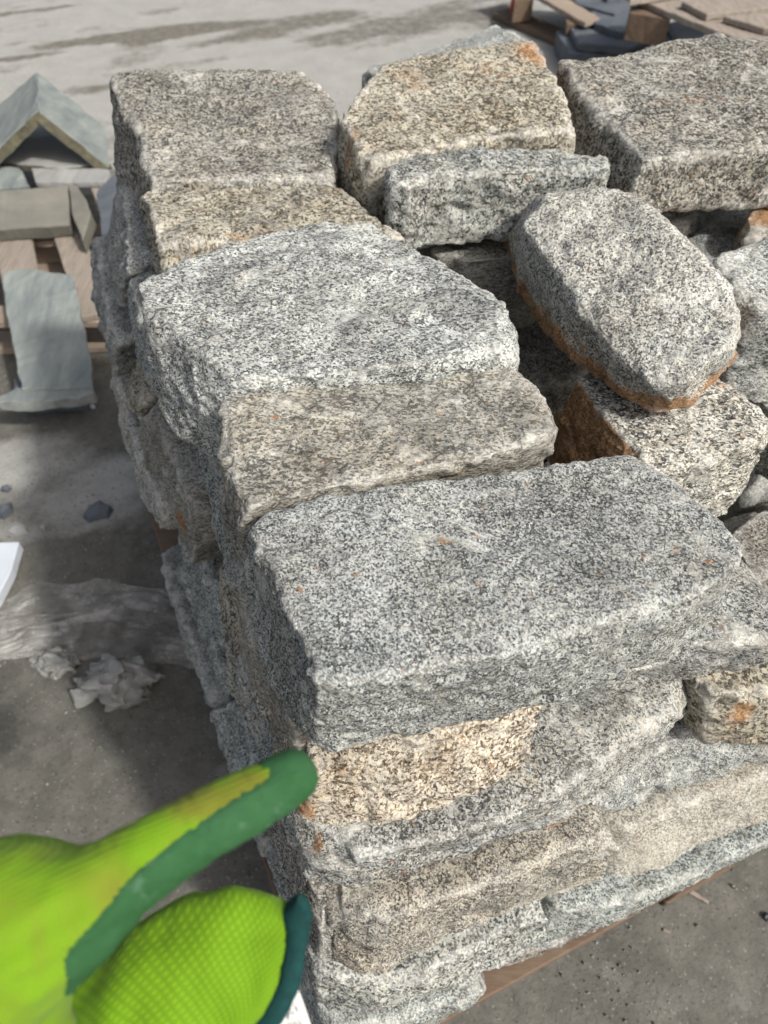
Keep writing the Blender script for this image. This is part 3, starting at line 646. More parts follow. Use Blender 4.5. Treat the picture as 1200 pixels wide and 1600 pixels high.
slate('right leaning half of the slate ridge shaped like a roof, pale green grey', [P(58, 112, .345), P(60, 172, .345), P(172, 262, .165), P(165, 200, .165)], .034, 'slate', edge='slateedge')
slate('left leaning half of the slate ridge shaped like a roof, blue grey', [P(57, 112, .345), P(-60, 215, .165), P(-60, 285, .165), P(59, 172, .345)], .034, 'slate', edge='slateedge')
slate('pale triangular slate lying under the roof shaped slates', [P(-5, 252, .168), P(60, 195, .168), P(110, 195, .168), P(172, 255, .168), P(90, 262, .168)], .022, 'slatepale', edge='slateedge')
slate('narrow pale slate strip in front of the roof shaped slates', [P(48, 262, .166), P(170, 264, .166), P(166, 284, .166), P(55, 284, .166)], .018, 'slatepale')
slate('small slate scrap at the left edge below the roof shaped slates', [P(-20, 258, .18), P(30, 262, .18), P(45, 290, .17), P(-20, 296, .17)], .02, 'slate')
slate('thick tan and grey slate kerb lying across the left pallet', [P(-60, 300, .24), P(105, 290, .24), P(108, 352, .19), P(-60, 362, .19)], .045, 'slatetan')
slate('short slate block with a blue sawn end at the end of the tan slate kerb', [P(106, 290, .24), P(122, 290, .24), P(142, 330, .22), P(128, 376, .19), P(112, 330, .21)], .05, 'slatetan')
slate('blue slate block half hidden between the left pallet and the stack', [P(150, 300, .22), P(178, 268, .24), P(215, 300, .24), P(210, 370, .22), P(158, 365, .22)], .10, 'slateblue')
slate('broad grey green slate plate sloping down off the left pallet', [P(5, 425, .20), P(40, 420, .20), P(112, 428, .20), P(128, 500, .17), P(140, 560, .14), P(144, 604, .125), P(34, 608, .125), P(25, 560, .14), P(10, 490, .17)], .02, 'slate', edge='slateedgelight', ns=.006)
slate('thin rough edged slate lying level at the foot of the sloping plate', [P(-12, 620, .118), P(30, 606, .118), P(144, 600, .118), P(148, 612, .118), P(120, 620, .118), P(60, 626, .118), P(-6, 630, .118)], .03, 'slate', edge='slateedgelight', ns=.006)
# small stack that carries the two lower slates
slate('dark slate offcut under the thin slate in front of the left pallet', [P(20, 590, .086), P(120, 586, .086), P(122, 602, .086), P(22, 606, .086)], .084, 'slateblue')

# litter on the floor
def chip_at(u, v, s, mat, label, h=.012, asp=1.6, rot=0.4, name='stone_chip', cat='stone chip', group='stone chips on the floor left of the stack'):
    SEED[0] += 1; rg = random.Random(SEED[0]); c = P(u, v, 0); bm = bmesh.new()
    n = rg.randint(5, 8); pts = []
    for k in range(n):
        a = 2*math.pi*k/n + rg.uniform(-.25, .25); r = s*rg.uniform(.65, 1.1)
        x, y = r*math.cos(a)*asp, r*math.sin(a); pts.append(Vector((c.x+x*math.cos(rot)-y*math.sin(rot), c.y+x*math.sin(rot)+y*math.cos(rot), h*rg.uniform(.6, 1.2))))
    tv = [bm.verts.new(p) for p in pts]; bv = [bm.verts.new((c.x+(p.x-c.x)*1.15, c.y+(p.y-c.y)*1.15, -.001)) for p in pts]
    pk = bm.verts.new((c.x+rg.uniform(-.3, .3)*s, c.y+rg.uniform(-.3, .3)*s, h*1.5))
    for k in range(n):
        j = (k+1) % n; bm.faces.new((tv[k], bv[k], bv[j], tv[j])); bm.faces.new((pk, tv[k], tv[j]))
    bm.faces.new(bv[::-1]); bmesh.ops.recalc_face_normals(bm, faces=bm.faces)
    bmesh.ops.subdivide_edges(bm, edges=bm.edges[:], cuts=2, use_grid_fill=True)
    for vv in bm.verts: vv.co += mnoise.noise_vector(vv.co/.012)*s*.06
    me = bpy.data.meshes.new(name); bm.to_mesh(me); bm.free()
    o = link_mesh(name, me, M[mat]); center(o); return tag(o, label, cat, group)
chip_at(155, 802, .022, 'slateblue', 'blue slate chip lying on the pale patch left of the stack', .016, 1.5, .3)
chip_at(8, 800, .020, 'slateblue', 'dark slate chip at the left edge of the photo', .016, 1.3, 1.2)
chip_at(28, 826, .018, 'slatepale', 'crumbled white chip beside the dark slate chip', .007, 1.4, -.4)
chip_at(68, 825, .006, 'slatepale', 'tiny white chip right of the crumbled white one', .006, 1.2, .2)
chip_at(145, 636, .007, 'paper', 'tiny white chip below the slate plate', .006, 1.2, .2)
chip_at(10, 765, .009, 'slateblue', 'small dark chip above the dark slate chip at the left edge', .008, 1.4, .2)
chip_at(1199, 1432, .006, 'slateblue', 'dark chip on the floor at the right edge below the stack', .006, 1.3, .7)
slab('board_offcut', [P(-40, 848, .03), P(30, 846, .03), P(18, 890, .03), P(-5, 935, .03), P(-40, 960, .03)], .028, 'paper', ns=.001)
tag(bpy.data.objects['board_offcut'], 'white board offcut cut by the left edge of the photo, above the plastic wrap', 'board offcut')
def splinter(a, b_, r, label):
    A, B = P(a[0], a[1], .004), P(b_[0], b_[1], .006); d = (B-A).normalized(); s = d.cross(Vector((0, 0, 1)))
    o = slab('wood_splinter', [A-s*r, B-s*r*.5, B+s*r*.6, A+s*r], .005, 'wood', ns=.0005, seg=.01, bevel=.001)
    tag(o, label, 'wood splinter', 'wood splinters on the floor right of the stack')
M['wood'] and splinter((1078, 1392), (1108, 1410), .004, 'pale wood splinter on the floor below the right hand lower stones')
splinter((1036, 1452), (1048, 1456), .0025, 'tiny reddish wood splinter on the floor')

# loose grit and stone dust crumbs: nobody could count them, one object
def grit():
    rg = np.random.RandomState(4); V = []; Fc = []
    octv = np.array([[1, 0, 0], [-1, 0, 0], [0, 1, 0], [0, -1, 0], [0, 0, 1], [0, 0, -1]], float); octf = [(0, 2, 4), (2, 1, 4), (1, 3, 4), (3, 0, 4), (2, 0, 5), (1, 2, 5), (3, 1, 5), (0, 3, 5)]
    n = 0
    for k in range(22000):
        if k < 11000: x, y = rg.uniform(-1.6, 0.1), rg.uniform(0.0, 2.4)
        elif k < 18000: x, y = rg.uniform(0.0, 1.3), rg.uniform(-.2, .6)
        else: x, y = rg.uniform(-3, 3), rg.uniform(2, 5.2)
        cl = vnoise(np.array([[x/.16, y/.16, 0.]]), 44)[0]
        if cl < rg.uniform(-.6, .5): continue
        r = 0.0008+0.0024*rg.rand()**4; a = rg.rand()*6.3
        m_ = octv*(r*rg.uniform(.6, 1.3, (1, 3)))+rg.uniform(-.25, .25, (6, 3))*r
        V += [((p[0]*math.cos(a)-p[1]*math.sin(a))+x, (p[0]*math.sin(a)+p[1]*math.cos(a))+y, p[2]+.0015+.003*abs(cl)) for p in m_]
        Fc += [tuple(i_+n for i_ in f) for f in octf]; n += 6
    me = bpy.data.meshes.new('grit'); me.from_pydata(V, [], Fc)
    m_, t_, b_ = nodes_of('stone_grit'); N_ = NB(t_); oc_ = N_.objco(False)
    N_.link(N_.mix(N_.ramp(N_.noise(oc_, 60, 2, .6), [(.4, 0.), (.6, 1.)]), (.28, .27, .25), (.12, .115, .105)), b_.inputs['Base Color']); b_.inputs['Roughness'].default_value = .9
    o = link_mesh('grit', me, m_); tag(o, 'loose stone grit scattered over the yard floor', 'grit', None, 'stuff')
grit()
# ---------------------------------------------------------------- plastic wrap
def plastic_mat():
    m, t, b = nodes_of('dirty_plastic_film'); N = NB(t); oc = N.n('ShaderNodeTexCoord').outputs['Object']
    c = N.mix(N.ramp(N.noise(oc, 18, 5, 0.65), [(0.3, 0.0), (0.7, 1.0)]), (0.55, 0.54, 0.51), (0.30, 0.29, 0.265))
    N.link(c, b.inputs['Base Color']); b.inputs['Roughness'].default_value = 0.28; b.inputs['Specular IOR Level'].default_value = 0.5
    tr = N.ramp(N.noise(oc, 10, 5, 0.7), [(0.35, 0.70), (0.62, 0.12)]); N.link(tr, b.inputs['Alpha'])
    N.link(N.bump(N.noise(oc, 120, 4, 0.7), 0.5, 0.003), b.inputs['Normal'])
    return m
M['film'] = plastic_mat()
def wrap():
    U = np.linspace(-60, 335, 240); rows = 150
    pts = []
    for i, u in enumerate(U):
        s = np.clip((u+60)/395, 0, 1)
        v0 = np.interp(u, [-60, 0, 60, 150, 250, 300, 335], [940, 942, 915, 905, 918, 930, 985]); v1 = np.interp(u, [-60, 0, 60, 150, 250, 300, 335], [1060, 1048, 1035, 1030, 1035, 1045, 1045])
        for j in range(rows):
            w_ = j/(rows-1); v = v0+(v1-v0)*w_
            pts.append((u, v, w_, s))
    co = np.array([[*P(u, v, 0)] for (u, v, w_, s) in pts]); q = np.array([[s*2.4, w_*12, 0.3] for (u, v, w_, s) in pts])
    wr = np.abs(fbm(q+0.4*np.stack([fbm(q*.7, 5), fbm(q*.7, 6), q[:, 2]*0], 1), 71, 4)); big = fbm(q*np.array([1.2, .35, 1]), 77, 3)
    ww = np.array([p[2] for p in pts])
    co[:, 2] = 0.003 + 0.014*(1-wr*2.2).clip(0, 1)**1.5*np.sin(np.clip(ww, 0, 1)*math.pi).clip(0)**.4 + 0.007*np.clip(big+.3, 0, 1)
    co[:, 1] += 0.035*fbm(q*np.array([1.7, .5, 1]), 81, 4)
    n = len(U); f = [(i*rows+j, i*rows+j+1, (i+1)*rows+j+1, (i+1)*rows+j) for i in range(n-1) for j in range(rows-1)]
    me = bpy.data.meshes.new('plastic_wrap'); me.from_pydata(co.tolist(), [], f); smooth_shade(me)
    o = link_mesh('plastic_wrap', me, M['film']); center(o); tag(o, 'long strip of dirty crumpled plastic wrap trailing from under the stack', 'plastic wrap')
    # crumpled clumps
    for (u, v, rx, ry, h, lb) in [(190, 1078, .078, .055, .05, 'crumpled ball of pale plastic film on the floor below the wrap'), (85, 1042, .05, .028, .025, 'small crumple of film half under the wrap strip')]:
        bm = bmesh.new(); bmesh.ops.create_icosphere(bm, subdivisions=6, radius=1)
        me = bpy.data.meshes.new('crumpled_film'); bm.to_mesh(me); bm.free(); c = get_co(me)
        for it_, (fq, am) in enumerate(((1.2, .36), (2.2, .30), (4.2, .14), (9, .03))):
            q_ = c*fq+v*.37+it_*11; d_ = np.stack([fbm(q_, 5+it_, 1), fbm(q_, 15+it_, 1), fbm(q_, 25+it_, 1)], 1)
            c = c + am*np.sign(d_)*np.abs(d_)**.8
        c *= .85
        cc = P(u, v, 0); c[:, 0] = cc.x+c[:, 0]*rx; c[:, 1] = cc.y+c[:, 1]*ry; c[:, 2] = np.maximum(c[:, 2]*h+h*.45, 0.001)
        set_co(me, c); smooth_shade(me)
        o = link_mesh('crumpled_film', me, M['filmclump']); center(o); tag(o, lb, 'plastic film')
    # the little tail hanging off the ball
m_ = M['film'].copy(); m_.name = 'pale_plastic_film'; M['filmclump'] = m_
for nd in m_.node_tree.nodes:
    if nd.type == 'BSDF_PRINCIPLED':
        for l in list(nd.inputs['Alpha'].links): m_.node_tree.links.remove(l)
        nd.inputs['Alpha'].default_value = 0.85
        m_.node_tree.links.new([x for x in m_.node_tree.nodes if x.type == 'MIX'][0].outputs[2], nd.inputs['Base Color'])
    if nd.type == 'MIX' and nd.data_type == 'RGBA': nd.inputs[6].default_value = (.36, .355, .335, 1); nd.inputs[7].default_value = (.20, .195, .18, 1)
wrap()

# ---------------------------------------------------------------- right background
rp = P(1100, 40, 0); rpal = empty('wooden_pallet', (rp.x, rp.y, 0), 'pale wooden pallet on slates at the top right corner', 'pallet')
z0 = .45
pslab('deck_board', [(1000, -60), (1250, -80), (1260, -40), (985, 0)], z0, .02, 'wood', rpal)
pslab('deck_board', [(1065, 2), (1330, -36), (1330, 0), (1105, 22)], z0, .02, 'wood', rpal)
pslab('deck_board', [(1130, 25), (1340, 10), (1340, 55), (1195, 44)], z0, .02, 'wood', rpal)
pslab('stringer_board', [(975, -10), (1030, -14), (1225, 62), (1180, 72)], z0-.022, .02, 'wood', rpal)
pslab('block', [(985, 8), (1050, 16), (1048, 30), (984, 20)], z0-.044, .09, 'woodbrown', rpal)
pslab('block', [(1150, 52), (1215, 66), (1213, 80), (1148, 70)], z0-.044, .09, 'woodbrown', rpal)
rp = P(860, 10, 0); rpal2 = empty('wooden_pallet', (rp.x, rp.y, 0), 'brown wooden pallet standing on the floor behind the stack, red mark on its block', 'pallet')
pslab('deck_board', [(838, -8), (868, -14), (938, 28), (915, 36)], .16, .02, 'woodx', rpal2)
pslab('deck_board', [(780, -30), (830, -40), (868, -14), (838, -8)], .16, .02, 'wood', rpal2)
pslab('block', [(802, -12), (832, -14), (834, -2), (804, 0)], .138, .10, 'woodbrown', rpal2)
pslab('red_mark', [(799, -8), (803, -8), (804, 1), (800, 2)], .130, .05, 'red', rpal2)
pslab('block', [(884, 26), (910, 28), (912, 38), (886, 38)], .138, .10, 'woodbrown', rpal2)
pslab('base_board', [(770, 20), (800, 10), (930, 66), (900, 76)], .03, .028, 'woodbrown', rpal2)
rs = 'blue slates behind the stack at the top right'
lbls = ['bottom blue slate of the small pile behind the stack at the top right', 'second blue slate from the floor in the pile behind the stack', 'third blue slate from the floor in the pile behind the stack', 'fourth blue slate from the floor in the pile behind the stack', 'uppermost blue slate of the pile behind the stack']
for i, (q, z) in enumerate([
    ([(870, 48), (940, 36), (1010, 50), (1010, 84), (890, 84)], .09), ([(890, 40), (960, 30), (1030, 58), (985, 74), (905, 68)], .125),
    ([(925, 14), (1010, 18), (1040, 44), (965, 50), (930, 36)], .155), ([(850, -34), (960, -30), (1010, 2), (960, 22), (905, 6)], .165), ([(930, -50), (1040, -48), (1034, -12), (950, -6)], .195)]):
    o = pslab('blue_slate', q, z, .032 if i else .085, 'slateblue', ns=.005); tag(o, lbls[i], 'slate', rs)
o = pslab('blue_slate', [(1045, 34), (1130, 28), (1250, 60), (1230, 90), (1060, 62)], .22, .03, 'slateblue', ns=.005); tag(o, 'blue slate showing under the pale pallet at the top right', 'slate', rs)
o = pslab('blue_slate', [(1030, 44), (1150, 38), (1260, 80), (1060, 82)], .185, .18, 'slateblue', ns=.005); tag(o, 'thick blue slate bundle under the pale pallet at the top right', 'slate', rs)
# ---------------------------------------------------------------- gloved hand
def knit_mat(name, col, dark, sc1, sc2, stains=0.5, ang=0.6, waffle=True):
    m, t, b = nodes_of(name); N = NB(t)
    kv = N.n('ShaderNodeAttribute', attribute_name='knit').outputs['Vector']
    mp = N.n('ShaderNodeMapping'); mp.inputs['Rotation'].default_value = (0, 0, ang); N.link(kv, mp.inputs['Vector']); v = mp.outputs[0]
    def wave(direction, s):
        nd = N.n('ShaderNodeTexWave', wave_type='BANDS', bands_direction=direction); nd.inputs['Scale'].default_value = s; nd.inputs['Distortion'].default_value = 1.2
        nd.inputs['Detail'].default_value = 1; nd.inputs['Detail Scale'].default_value = 0.6; N.link(v, nd.inputs['Vector']); return nd.outputs['Fac']
    w1, w2 = wave('X', sc1), wave('Y', sc2)
    h = N.math('MULTIPLY', w1, w2) if waffle else N.math('ADD', N.math('MULTIPLY', w1, 0.25), N.math('MULTIPLY', w2, 0.75))
    c = N.mix(N.ramp(h, [(0.0, 0.75), (0.55, 0.0)]), col, dark)
    st = N.n('ShaderNodeAttribute', attribute_name='stain').outputs['Fac']
    sm = N.math('MULTIPLY', N.ramp(N.math('ADD', st, N.math('MULTIPLY', N.math('SUBTRACT', N.noise(kv, 60, 4, 0.65), 0.5), 0.8)), [(0.25, 0.0), (0.8, 1.0)]), stains)
    c = N.mix(sm, c, (0.17, 0.165, 0.022))
    N.link(c, b.inputs['Base Color']); b.inputs['Roughness'].default_value = 0.85; b.inputs['Specular IOR Level'].default_value = 0.15
    try: b.inputs['Sheen Weight'].default_value = 0.06
    except Exception: pass
    bp = N.bump(h, 0.45, 0.0005); bp = N.bump(N.noise(kv, 900, 2, 0.6), 0.3, 0.0004, bp); N.link(bp, b.inputs['Normal'])
    return m
M['knit'] = knit_mat('lime_knit', (0.150, 0.285, 0.010), (0.108, 0.215, 0.008), 175, 215, stains=0.85, ang=-0.35, waffle=False)
M['waffle'] = knit_mat('lime_waffle_knit', (0.150, 0.285, 0.009), (0.088, 0.19, 0.006), 150, 150, stains=0.0, ang=0.62)
m, t, b = nodes_of('green_latex'); N = NB(t); oc = N.n('ShaderNodeTexCoord').outputs['Object']
c = N.mix(N.ramp(N.noise(oc, 35, 5, 0.65), [(0.35, 0.0), (0.75, 1.0)]), (0.019, 0.085, 0.025), (0.040, 0.125, 0.050))
c = N.mix(N.ramp(N.noise(oc, 120, 4, 0.7), [(0.60, 0.0), (0.75, 0.35)]), c, (0.20, 0.32, 0.24))
N.link(c, b.inputs['Base Color']); b.inputs['Roughness'].default_value = 0.75; b.inputs['Specular IOR Level'].default_value = 0.25
N.link(N.bump(N.noise(oc, 300, 6, 0.75), 0.8, 0.0016), b.inputs['Normal']); M['latex'] = m
M['hem'] = simple('teal_hem', (0.004, 0.052, 0.050), 0.85, 260, 0.5, 0.0008)
M['tag'] = simple('white_satin_tag', (0.74, 0.75, 0.72), 0.6, 40, 0.06, 0.0003)
M['ink'] = simple('grey_ink', (0.16, 0.16, 0.19), 0.7, 300, 0.2, 0.0002)
M['cuffin'] = simple('cuff_lining', (0.10, 0.20, 0.02), 0.9, 200, 0.4, 0.0006)

def skin(verts, edges, radii, root=0, sub=2):
    me = bpy.data.meshes.new('skinbase'); me.from_pydata([tuple(v) for v in verts], edges, [])
    o = bpy.data.objects.new('skinbase', me); COL.objects.link(o)
    md = o.modifiers.new('s', 'SKIN'); md.use_smooth_shade = True
    sb = o.modifiers.new('sub', 'SUBSURF'); sb.levels = sub; sb.render_levels = sub
    for i, r in enumerate(radii):
        sv = me.skin_vertices[0].data[i]; sv.radius = (r, r) if not hasattr(r, '__len__') else r; sv.use_root = (i == root)
    dg = bpy.context.evaluated_depsgraph_get(); dg.update()
    out = bpy.data.meshes.new_from_object(o.evaluated_get(dg)); bpy.data.objects.remove(o); bpy.data.meshes.remove(me)
    return out
def union_remesh(meshes, vox):
    bm = bmesh.new()
    for mm in meshes: bm.from_mesh(mm)
    return remesh(bm, vox)

def inside(poly, x, y):
    r = np.zeros(len(x), bool); n = len(poly)
    for i in range(n):
        x0, y0 = poly[i]; x1, y1 = poly[(i+1) % n]
        if y0 == y1: continue
        c = ((y0 > y) != (y1 > y)) & (x < (x1-x0)*(y-y0)/(y1-y0)+x0); r ^= c
    return r
def px(r, t): return r*t/F
def hand():
    # thin dipped rubber sits barely proud of the knit
    T = .27
    chains = []
    # index finger: tip -> knuckle -> back of the hand
    idx = [((496, 1190), .280, 40), ((460, 1211), .278, 47), ((414, 1238), .276, 52), ((325, 1284), .272, 62), ((257, 1324), .268, 65), ((198, 1364), .265, 73), ((130, 1420), .262, 90)]
    chains.append([(Q(*c, t), px(r, t)) for (c, t, r) in idx] + [(Q(30, 1425, .268), px(165, .268)), (Q(-60, 1520, .27), px(165, .27)), (Q(-120, 1700, .27), px(150, .27)), (Q(-190, 1950, .26), px(125, .26))])
    chains.append([(Q(-30, 1400, .262), px(150, .262)), (Q(25, 1545, .275), px(85, .275)), (Q(40, 1640, .285), px(90, .285)), (Q(-20, 1760, .285), px(120, .285))])
    # middle, ring and little finger curled behind the held glove
    for k, (dv, dl) in enumerate([(0, 1.0), (85, .97), (165, .84)]):
        chains.append([(Q(20, 1520+dv, .285), px(56, .28)), (Q(110, 1520+dv, .312), px(46, .3)), (Q(110+90*dl, 1530+dv, .330), px(40, .32)), (Q(120+85*dl, 1580+dv, .345), px(34, .33))])
    # thumb, folded over the palm below the frame
    chains.append([(Q(-60, 1700, .25), px(75, .25)), (Q(30, 1760, .235), px(60, .24)), (Q(110, 1770, .24), px(52, .24)), (Q(170, 1760, .25), px(44, .25))])
    ms = [skin([c[0] for c in ch], [(i, i+1) for i in range(len(ch)-1)], [c[1] for c in ch], root=len(ch)-1 if k == 0 else 0) for k, ch in enumerate(chains)]
    me = union_remesh(ms, .0016)
    co = get_co(me); e = edges_np(me); co = lap(co, e, 22, .6); set_co(me, co)
    no = get_no(me); q = co
    # shallow folds of the fabric
    u, v, fw = pix(co)
    ax = (u-190)*.82-(v-1400)*.57                     # distance along the finger from the knuckle
    crease = sum(-.0006*np.exp(-((ax-c0+10*vnoise(co/.01, 60+int(c0)))/w0)**2) for c0, w0 in ((18, 7), (38, 5), (150, 6), (166, 5), (262, 5)))
    fold = np.sin((u*0.05+v*0.075)+3*fbm(co/.02, 5, 2))*0.0006*np.clip((v-1300)/150, 0, 1)
    set_co(me, co+no*(fold+fbm(co/.013, 61, 3)*.0013+crease)[:, None]); co = get_co(me); u, v, fw = pix(co); no = get_no(me)
    view = co-np.array([0, 0, H]); view /= np.linalg.norm(view, axis=1)[:, None]; fac = (no*view).sum(1)
    coat_poly = [(415, 1208), (385, 1230), (350, 1250), (280, 1299), (233, 1332), (187, 1379), (154, 1416), (126, 1449), (103, 1481), (94, 1505), (95, 1560), (150, 1560), (300, 1440), (560, 1330), (600, 1100), (440, 1140), (385, 1180), (400, 1200)]
    u2 = u+4*vnoise(co/.012, 91); v2 = v+4*vnoise(co/.012, 92)
    mask = inside(coat_poly, u2, v2) | ((fac > 0.18) & (u > 60)) | (u < 60)*(fac > 0.55)
    kn = np.stack([co[:, 0], (co[:, 1]*SP+(co[:, 2]-H)*CP), -fw], 1)
    st = np.maximum(np.exp(-((u-330)/110)**2-((v-1255)/40)**2)*1.0, np.exp(-((u-175)/60)**2-((v-1390)/70)**2)*.75)
    st = np.maximum(st, np.exp(-((u-60)/30)**2-((v-1480)/120)**2)*.5); st = np.maximum(st, np.exp(-((u-395)/50)**2-((v-1225)/26)**2)*1.0)
    st = np.maximum(st, .34)
    # split
    def sub(maskf, off, nm, mat, parent=None):
        bm = bmesh.new(); bm.from_mesh(me); bm.verts.ensure_lookup_table()
        lay = bm.verts.layers.float_vector.new('knit'); ls = bm.verts.layers.float.new('stain')
        for vv in bm.verts: vv[lay] = kn[vv.index]; vv[ls] = st[vv.index]
        rm = [vv for vv in bm.verts if not maskf[vv.index]]
        bmesh.ops.delete(bm, geom=rm, context='VERTS')
        if off:
            for _ in range(12):                       # even out the dipped edge
                mv = {}
                for vv in bm.verts:
                    nb = [ee.other_vert(vv) for ee in vv.link_edges if ee.is_boundary]
                    if len(nb) == 2: mv[vv] = vv.co*.4+(nb[0].co+nb[1].co)*.3
                for vv, cc in mv.items(): vv.co = cc
            bm.normal_update()
            bnd = {vv for ee in bm.edges if ee.is_boundary for vv in ee.verts}
            ring = {w2 for vv in bnd for ee in vv.link_edges for w2 in ee.verts} - bnd
            nn = {vv: vv.normal.copy() for vv in bm.verts}
            for vv in bm.verts:
                vv.co += nn[vv]*(-0.0004 if vv in bnd else (0.0003 if vv in ring else off))
        m2 = bpy.data.meshes.new(nm); bm.to_mesh(m2); bm.free(); smooth_shade(m2)
        return m2
    root = empty('person', Q(-60, 1520, .3), 'pointing hand in a lime green knitted work glove with dark green rubber coating', 'person')
    full = np.ones(len(co), bool)
    o = link_mesh('glove', sub(full, 0, 'glove', 'knit'), M['knit']); center(o); put(o, root)
    o2 = link_mesh('rubber_coating', sub(mask, .0006, 'rubber_coating', 'latex'), M['latex']); center(o2); put(o2, root)
    # --- second glove held in the fist: its cuff sticks out
    root2 = empty('work_glove', Q(280, 1560, .3), 'second lime green glove held in the fist, waffle knit cuff with dark teal hem', 'glove')
    secs = [((60, 1560), (60, 1760), .016), ((110, 1535), (100, 1770), .020), ((180, 1460), (165, 1775), .024), ((260, 1412), (240, 1770), .025), ((330, 1396), (300, 1755), .023), ((385, 1394), (335, 1735), .019), ((425, 1405), (352, 1710), .0155), ((450, 1425), (366, 1690), .013)]
    # resample along the length
    L = 60; A = 72; S = []
    for i in range(L):
        x = i/(L-1)*(len(secs)-1); k = min(int(x), len(secs)-2); f = x-k; f2 = f
        a, b_ = secs[k], secs[k+1]
        S.append((a[0][0]*(1-f2)+b_[0][0]*f2, a[0][1]*(1-f2)+b_[0][1]*f2, a[1][0]*(1-f2)+b_[1][0]*f2, a[1][1]*(1-f2)+b_[1][1]*f2, a[2]*(1-f2)+b_[2]*f2))
    S = np.array(S); k3 = np.ones(7)/7
    for cidx in range(5):
        pad = np.concatenate([np.full(3, S[0, cidx])-(S[3, cidx]-S[0, cidx])*np.array([1, .66, .33]), S[:, cidx], np.full(3, S[-1, cidx])+(S[-1, cidx]-S[-4, cidx])*np.array([.33, .66, 1])]); S[:, cidx] = np.convolve(pad, k3, 'valid')
    tc = .305; verts = []; kn2 = []
    fwv = Vector((0, CP, -SP))
    for i in range(L):
        u0, v0, u1, v1, th = S[i]; s = i/(L-1)
        for j in range(A):
            a = 2*math.pi*j/A; c_ = -math.cos(a); w_ = (1+c_)/2
            # the hem line bows outward to the right
            bow = float(np.interp(w_, [0, .05, .15, .3, .45, .66, 1], [-6, 10, 20, 24, 15, -10, -20]))*s**2
            uu = u0*(1-w_)+u1*w_+bow; vv = v0*(1-w_)+v1*w_
            p = Q(uu, vv, tc) - fwv*math.sin(a)*th
            wr = 0.0042*math.sin(9*s+5*w_+2.2*math.sin(3*w_+4*s))*(1-.5*s) + 0.0032*mnoise.noise(p/.016) + 0.0010*mnoise.noise(p/.007)
            nd = (-fwv*math.sin(a)+(Q(uu, vv-40, tc)-Q(uu, vv, tc)).normalized()*math.cos(a)*.6)
            p += nd*wr
            verts.append(p); kn2.append((s*.085, w_*.075+(0 if math.sin(a) > 0 else .2), 0))
    fcs = [(i*A+j, i*A+(j+1) % A, (i+1)*A+(j+1) % A, (i+1)*A+j) for i in range(L-1) for j in range(A)]
    fcs.append(list(range(A))[::-1])
    m2 = bpy.data.meshes.new('cuff'); m2.from_pydata([tuple(v) for v in verts], [], fcs)
    bm = bmesh.new(); bm.from_mesh(m2); bmesh.ops.recalc_face_normals(bm, faces=bm.faces); bm.to_mesh(m2); bm.free(); smooth_shade(m2)
    at = m2.attributes.new('knit', 'FLOAT_VECTOR', 'POINT'); at.data.foreach_set('vector', np.array(kn2).ravel()); attr(m2, 'stain', np.zeros(len(verts)))
    o = link_mesh('cuff', m2, M['waffle']); center(o); put(o, root2)
    # hem: thick rolled band round the opening
    ring = verts[(L-1)*A:]; prev = verts[(L-2)*A:(L-1)*A]; cen = sum(ring, Vector())/A
    hv = []; K = 12
    upv = Vector((0, SP, CP)); rtv = Vector((1, 0, 0))
    for j in range(A):
        p = ring[j]; a0 = 2*math.pi*j/A; w0 = (1-math.cos(a0))/2
        # direction away from the cuff along its axis, turning with the hem line
        ang = float(np.interp(w0, [0, .08, .2, .45, .7, 1], [38, 22, 4, -22, -26, -22]))
        outw = rtv*math.cos(math.radians(ang))+upv*math.sin(math.radians(ang)); rad = fwv
        for k in range(K):
            a = 2*math.pi*k/K; rr = 1+.06*math.sin(j*2.9)
            hv.append(p+outw*(.0026+.0046*math.cos(a)*rr)+rad*(.0034*math.sin(a)*rr))
    hf = [(j*K+k, j*K+(k+1) % K, ((j+1) % A)*K+(k+1) % K, ((j+1) % A)*K+k) for j in range(A) for k in range(K)]
    m3 = bpy.data.meshes.new('hem'); m3.from_pydata([tuple(v) for v in hv], [], hf)
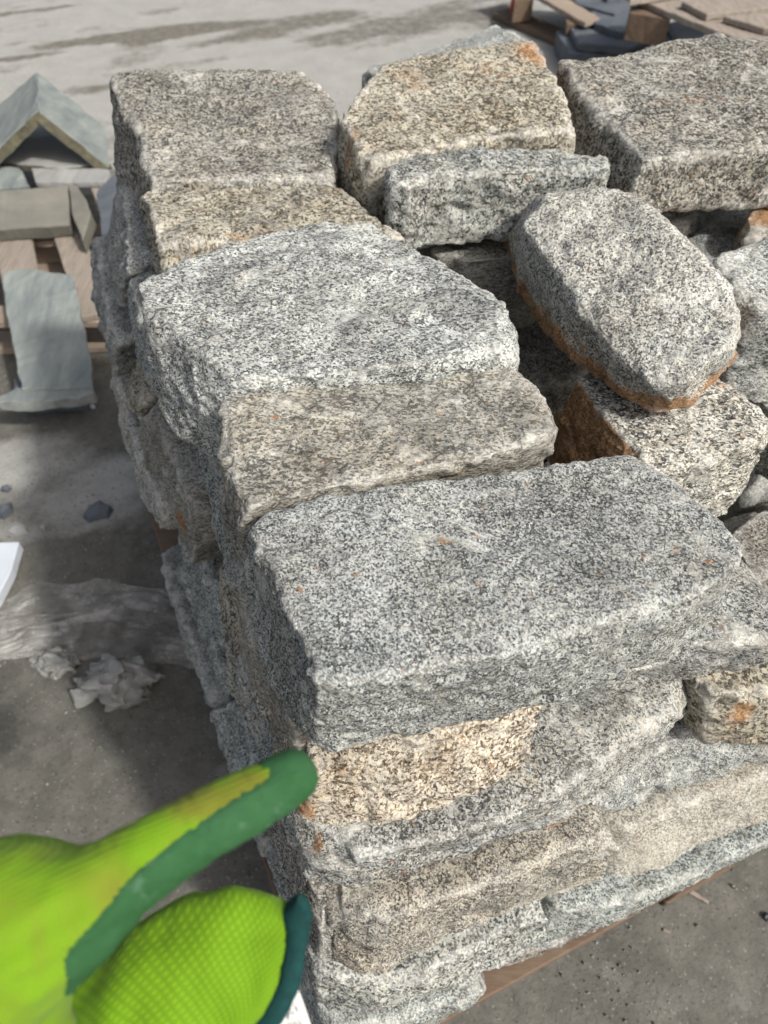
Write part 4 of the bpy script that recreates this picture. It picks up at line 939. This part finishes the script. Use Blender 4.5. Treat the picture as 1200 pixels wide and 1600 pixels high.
    bm = bmesh.new(); bm.from_mesh(m3); bmesh.ops.recalc_face_normals(bm, faces=bm.faces); bm.to_mesh(m3); bm.free(); smooth_shade(m3)
    o = link_mesh('hem', m3, M['hem']); center(o); put(o, root2)
    # lining closing the tube a little way in
    ln = [cen*0.0 + verts[(L-5)*A+j].lerp(sum(verts[(L-5)*A:(L-4)*A], Vector())/A, .04) for j in range(A)]
    m4 = bpy.data.meshes.new('lining'); m4.from_pydata([tuple(v) for v in ln], [], [list(range(A))]); o = link_mesh('lining', m4, M['cuffin']); center(o); put(o, root2)
    # sewn in care tag
    tt = .318
    tgp = [Q(457, 1518, tt), Q(470, 1556, tt), Q(486, 1604, tt), Q(500, 1665, tt), Q(430, 1690, tt), Q(385, 1660, tt), Q(412, 1600, tt), Q(432, 1558, tt)]
    nv = -fwv
    o = slab('tag', tgp, .0007, 'tag', nrm=nv, ns=.0008, seg=.006, bevel=.0002); put(o, root2)
    tagm = o
    # faded printing: two slanted lines of small illegible characters
    rg = random.Random(5); bm = bmesh.new()
    def stroke(u0, v0, u1, v1, wd):
        A_, B_ = Q(u0, v0, tt-.0026), Q(u1, v1, tt-.0026); d = (B_-A_).normalized(); s = d.cross(fwv).normalized()*wd
        vs = [bm.verts.new(A_-s), bm.verts.new(B_-s), bm.verts.new(B_+s), bm.verts.new(A_+s)]; bm.faces.new(vs)
    for row, (sx, sy, ex, ey) in enumerate([(427, 1586, 457, 1552), (424, 1604, 466, 1578), (436, 1616, 470, 1600)]):
        for k in range(6):
            f = k/5; cu, cv = sx+(ex-sx)*f, sy+(ey-sy)*f
            for _ in range(3):
                a = rg.uniform(-1, 1)*3.2; b2 = rg.uniform(-1, 1)*3.2
                stroke(cu+a, cv+b2-3, cu+a*.2, cv-b2+3, .00022)
    m5 = bpy.data.meshes.new('printing'); bm.to_mesh(m5); bm.free(); o = link_mesh('printing', m5, M['ink']); center(o)
    o.parent = tagm; o.location = o.location-root2.location-tagm.location
hand()
print('verts', sum(len(m.vertices) for m in bpy.data.meshes))
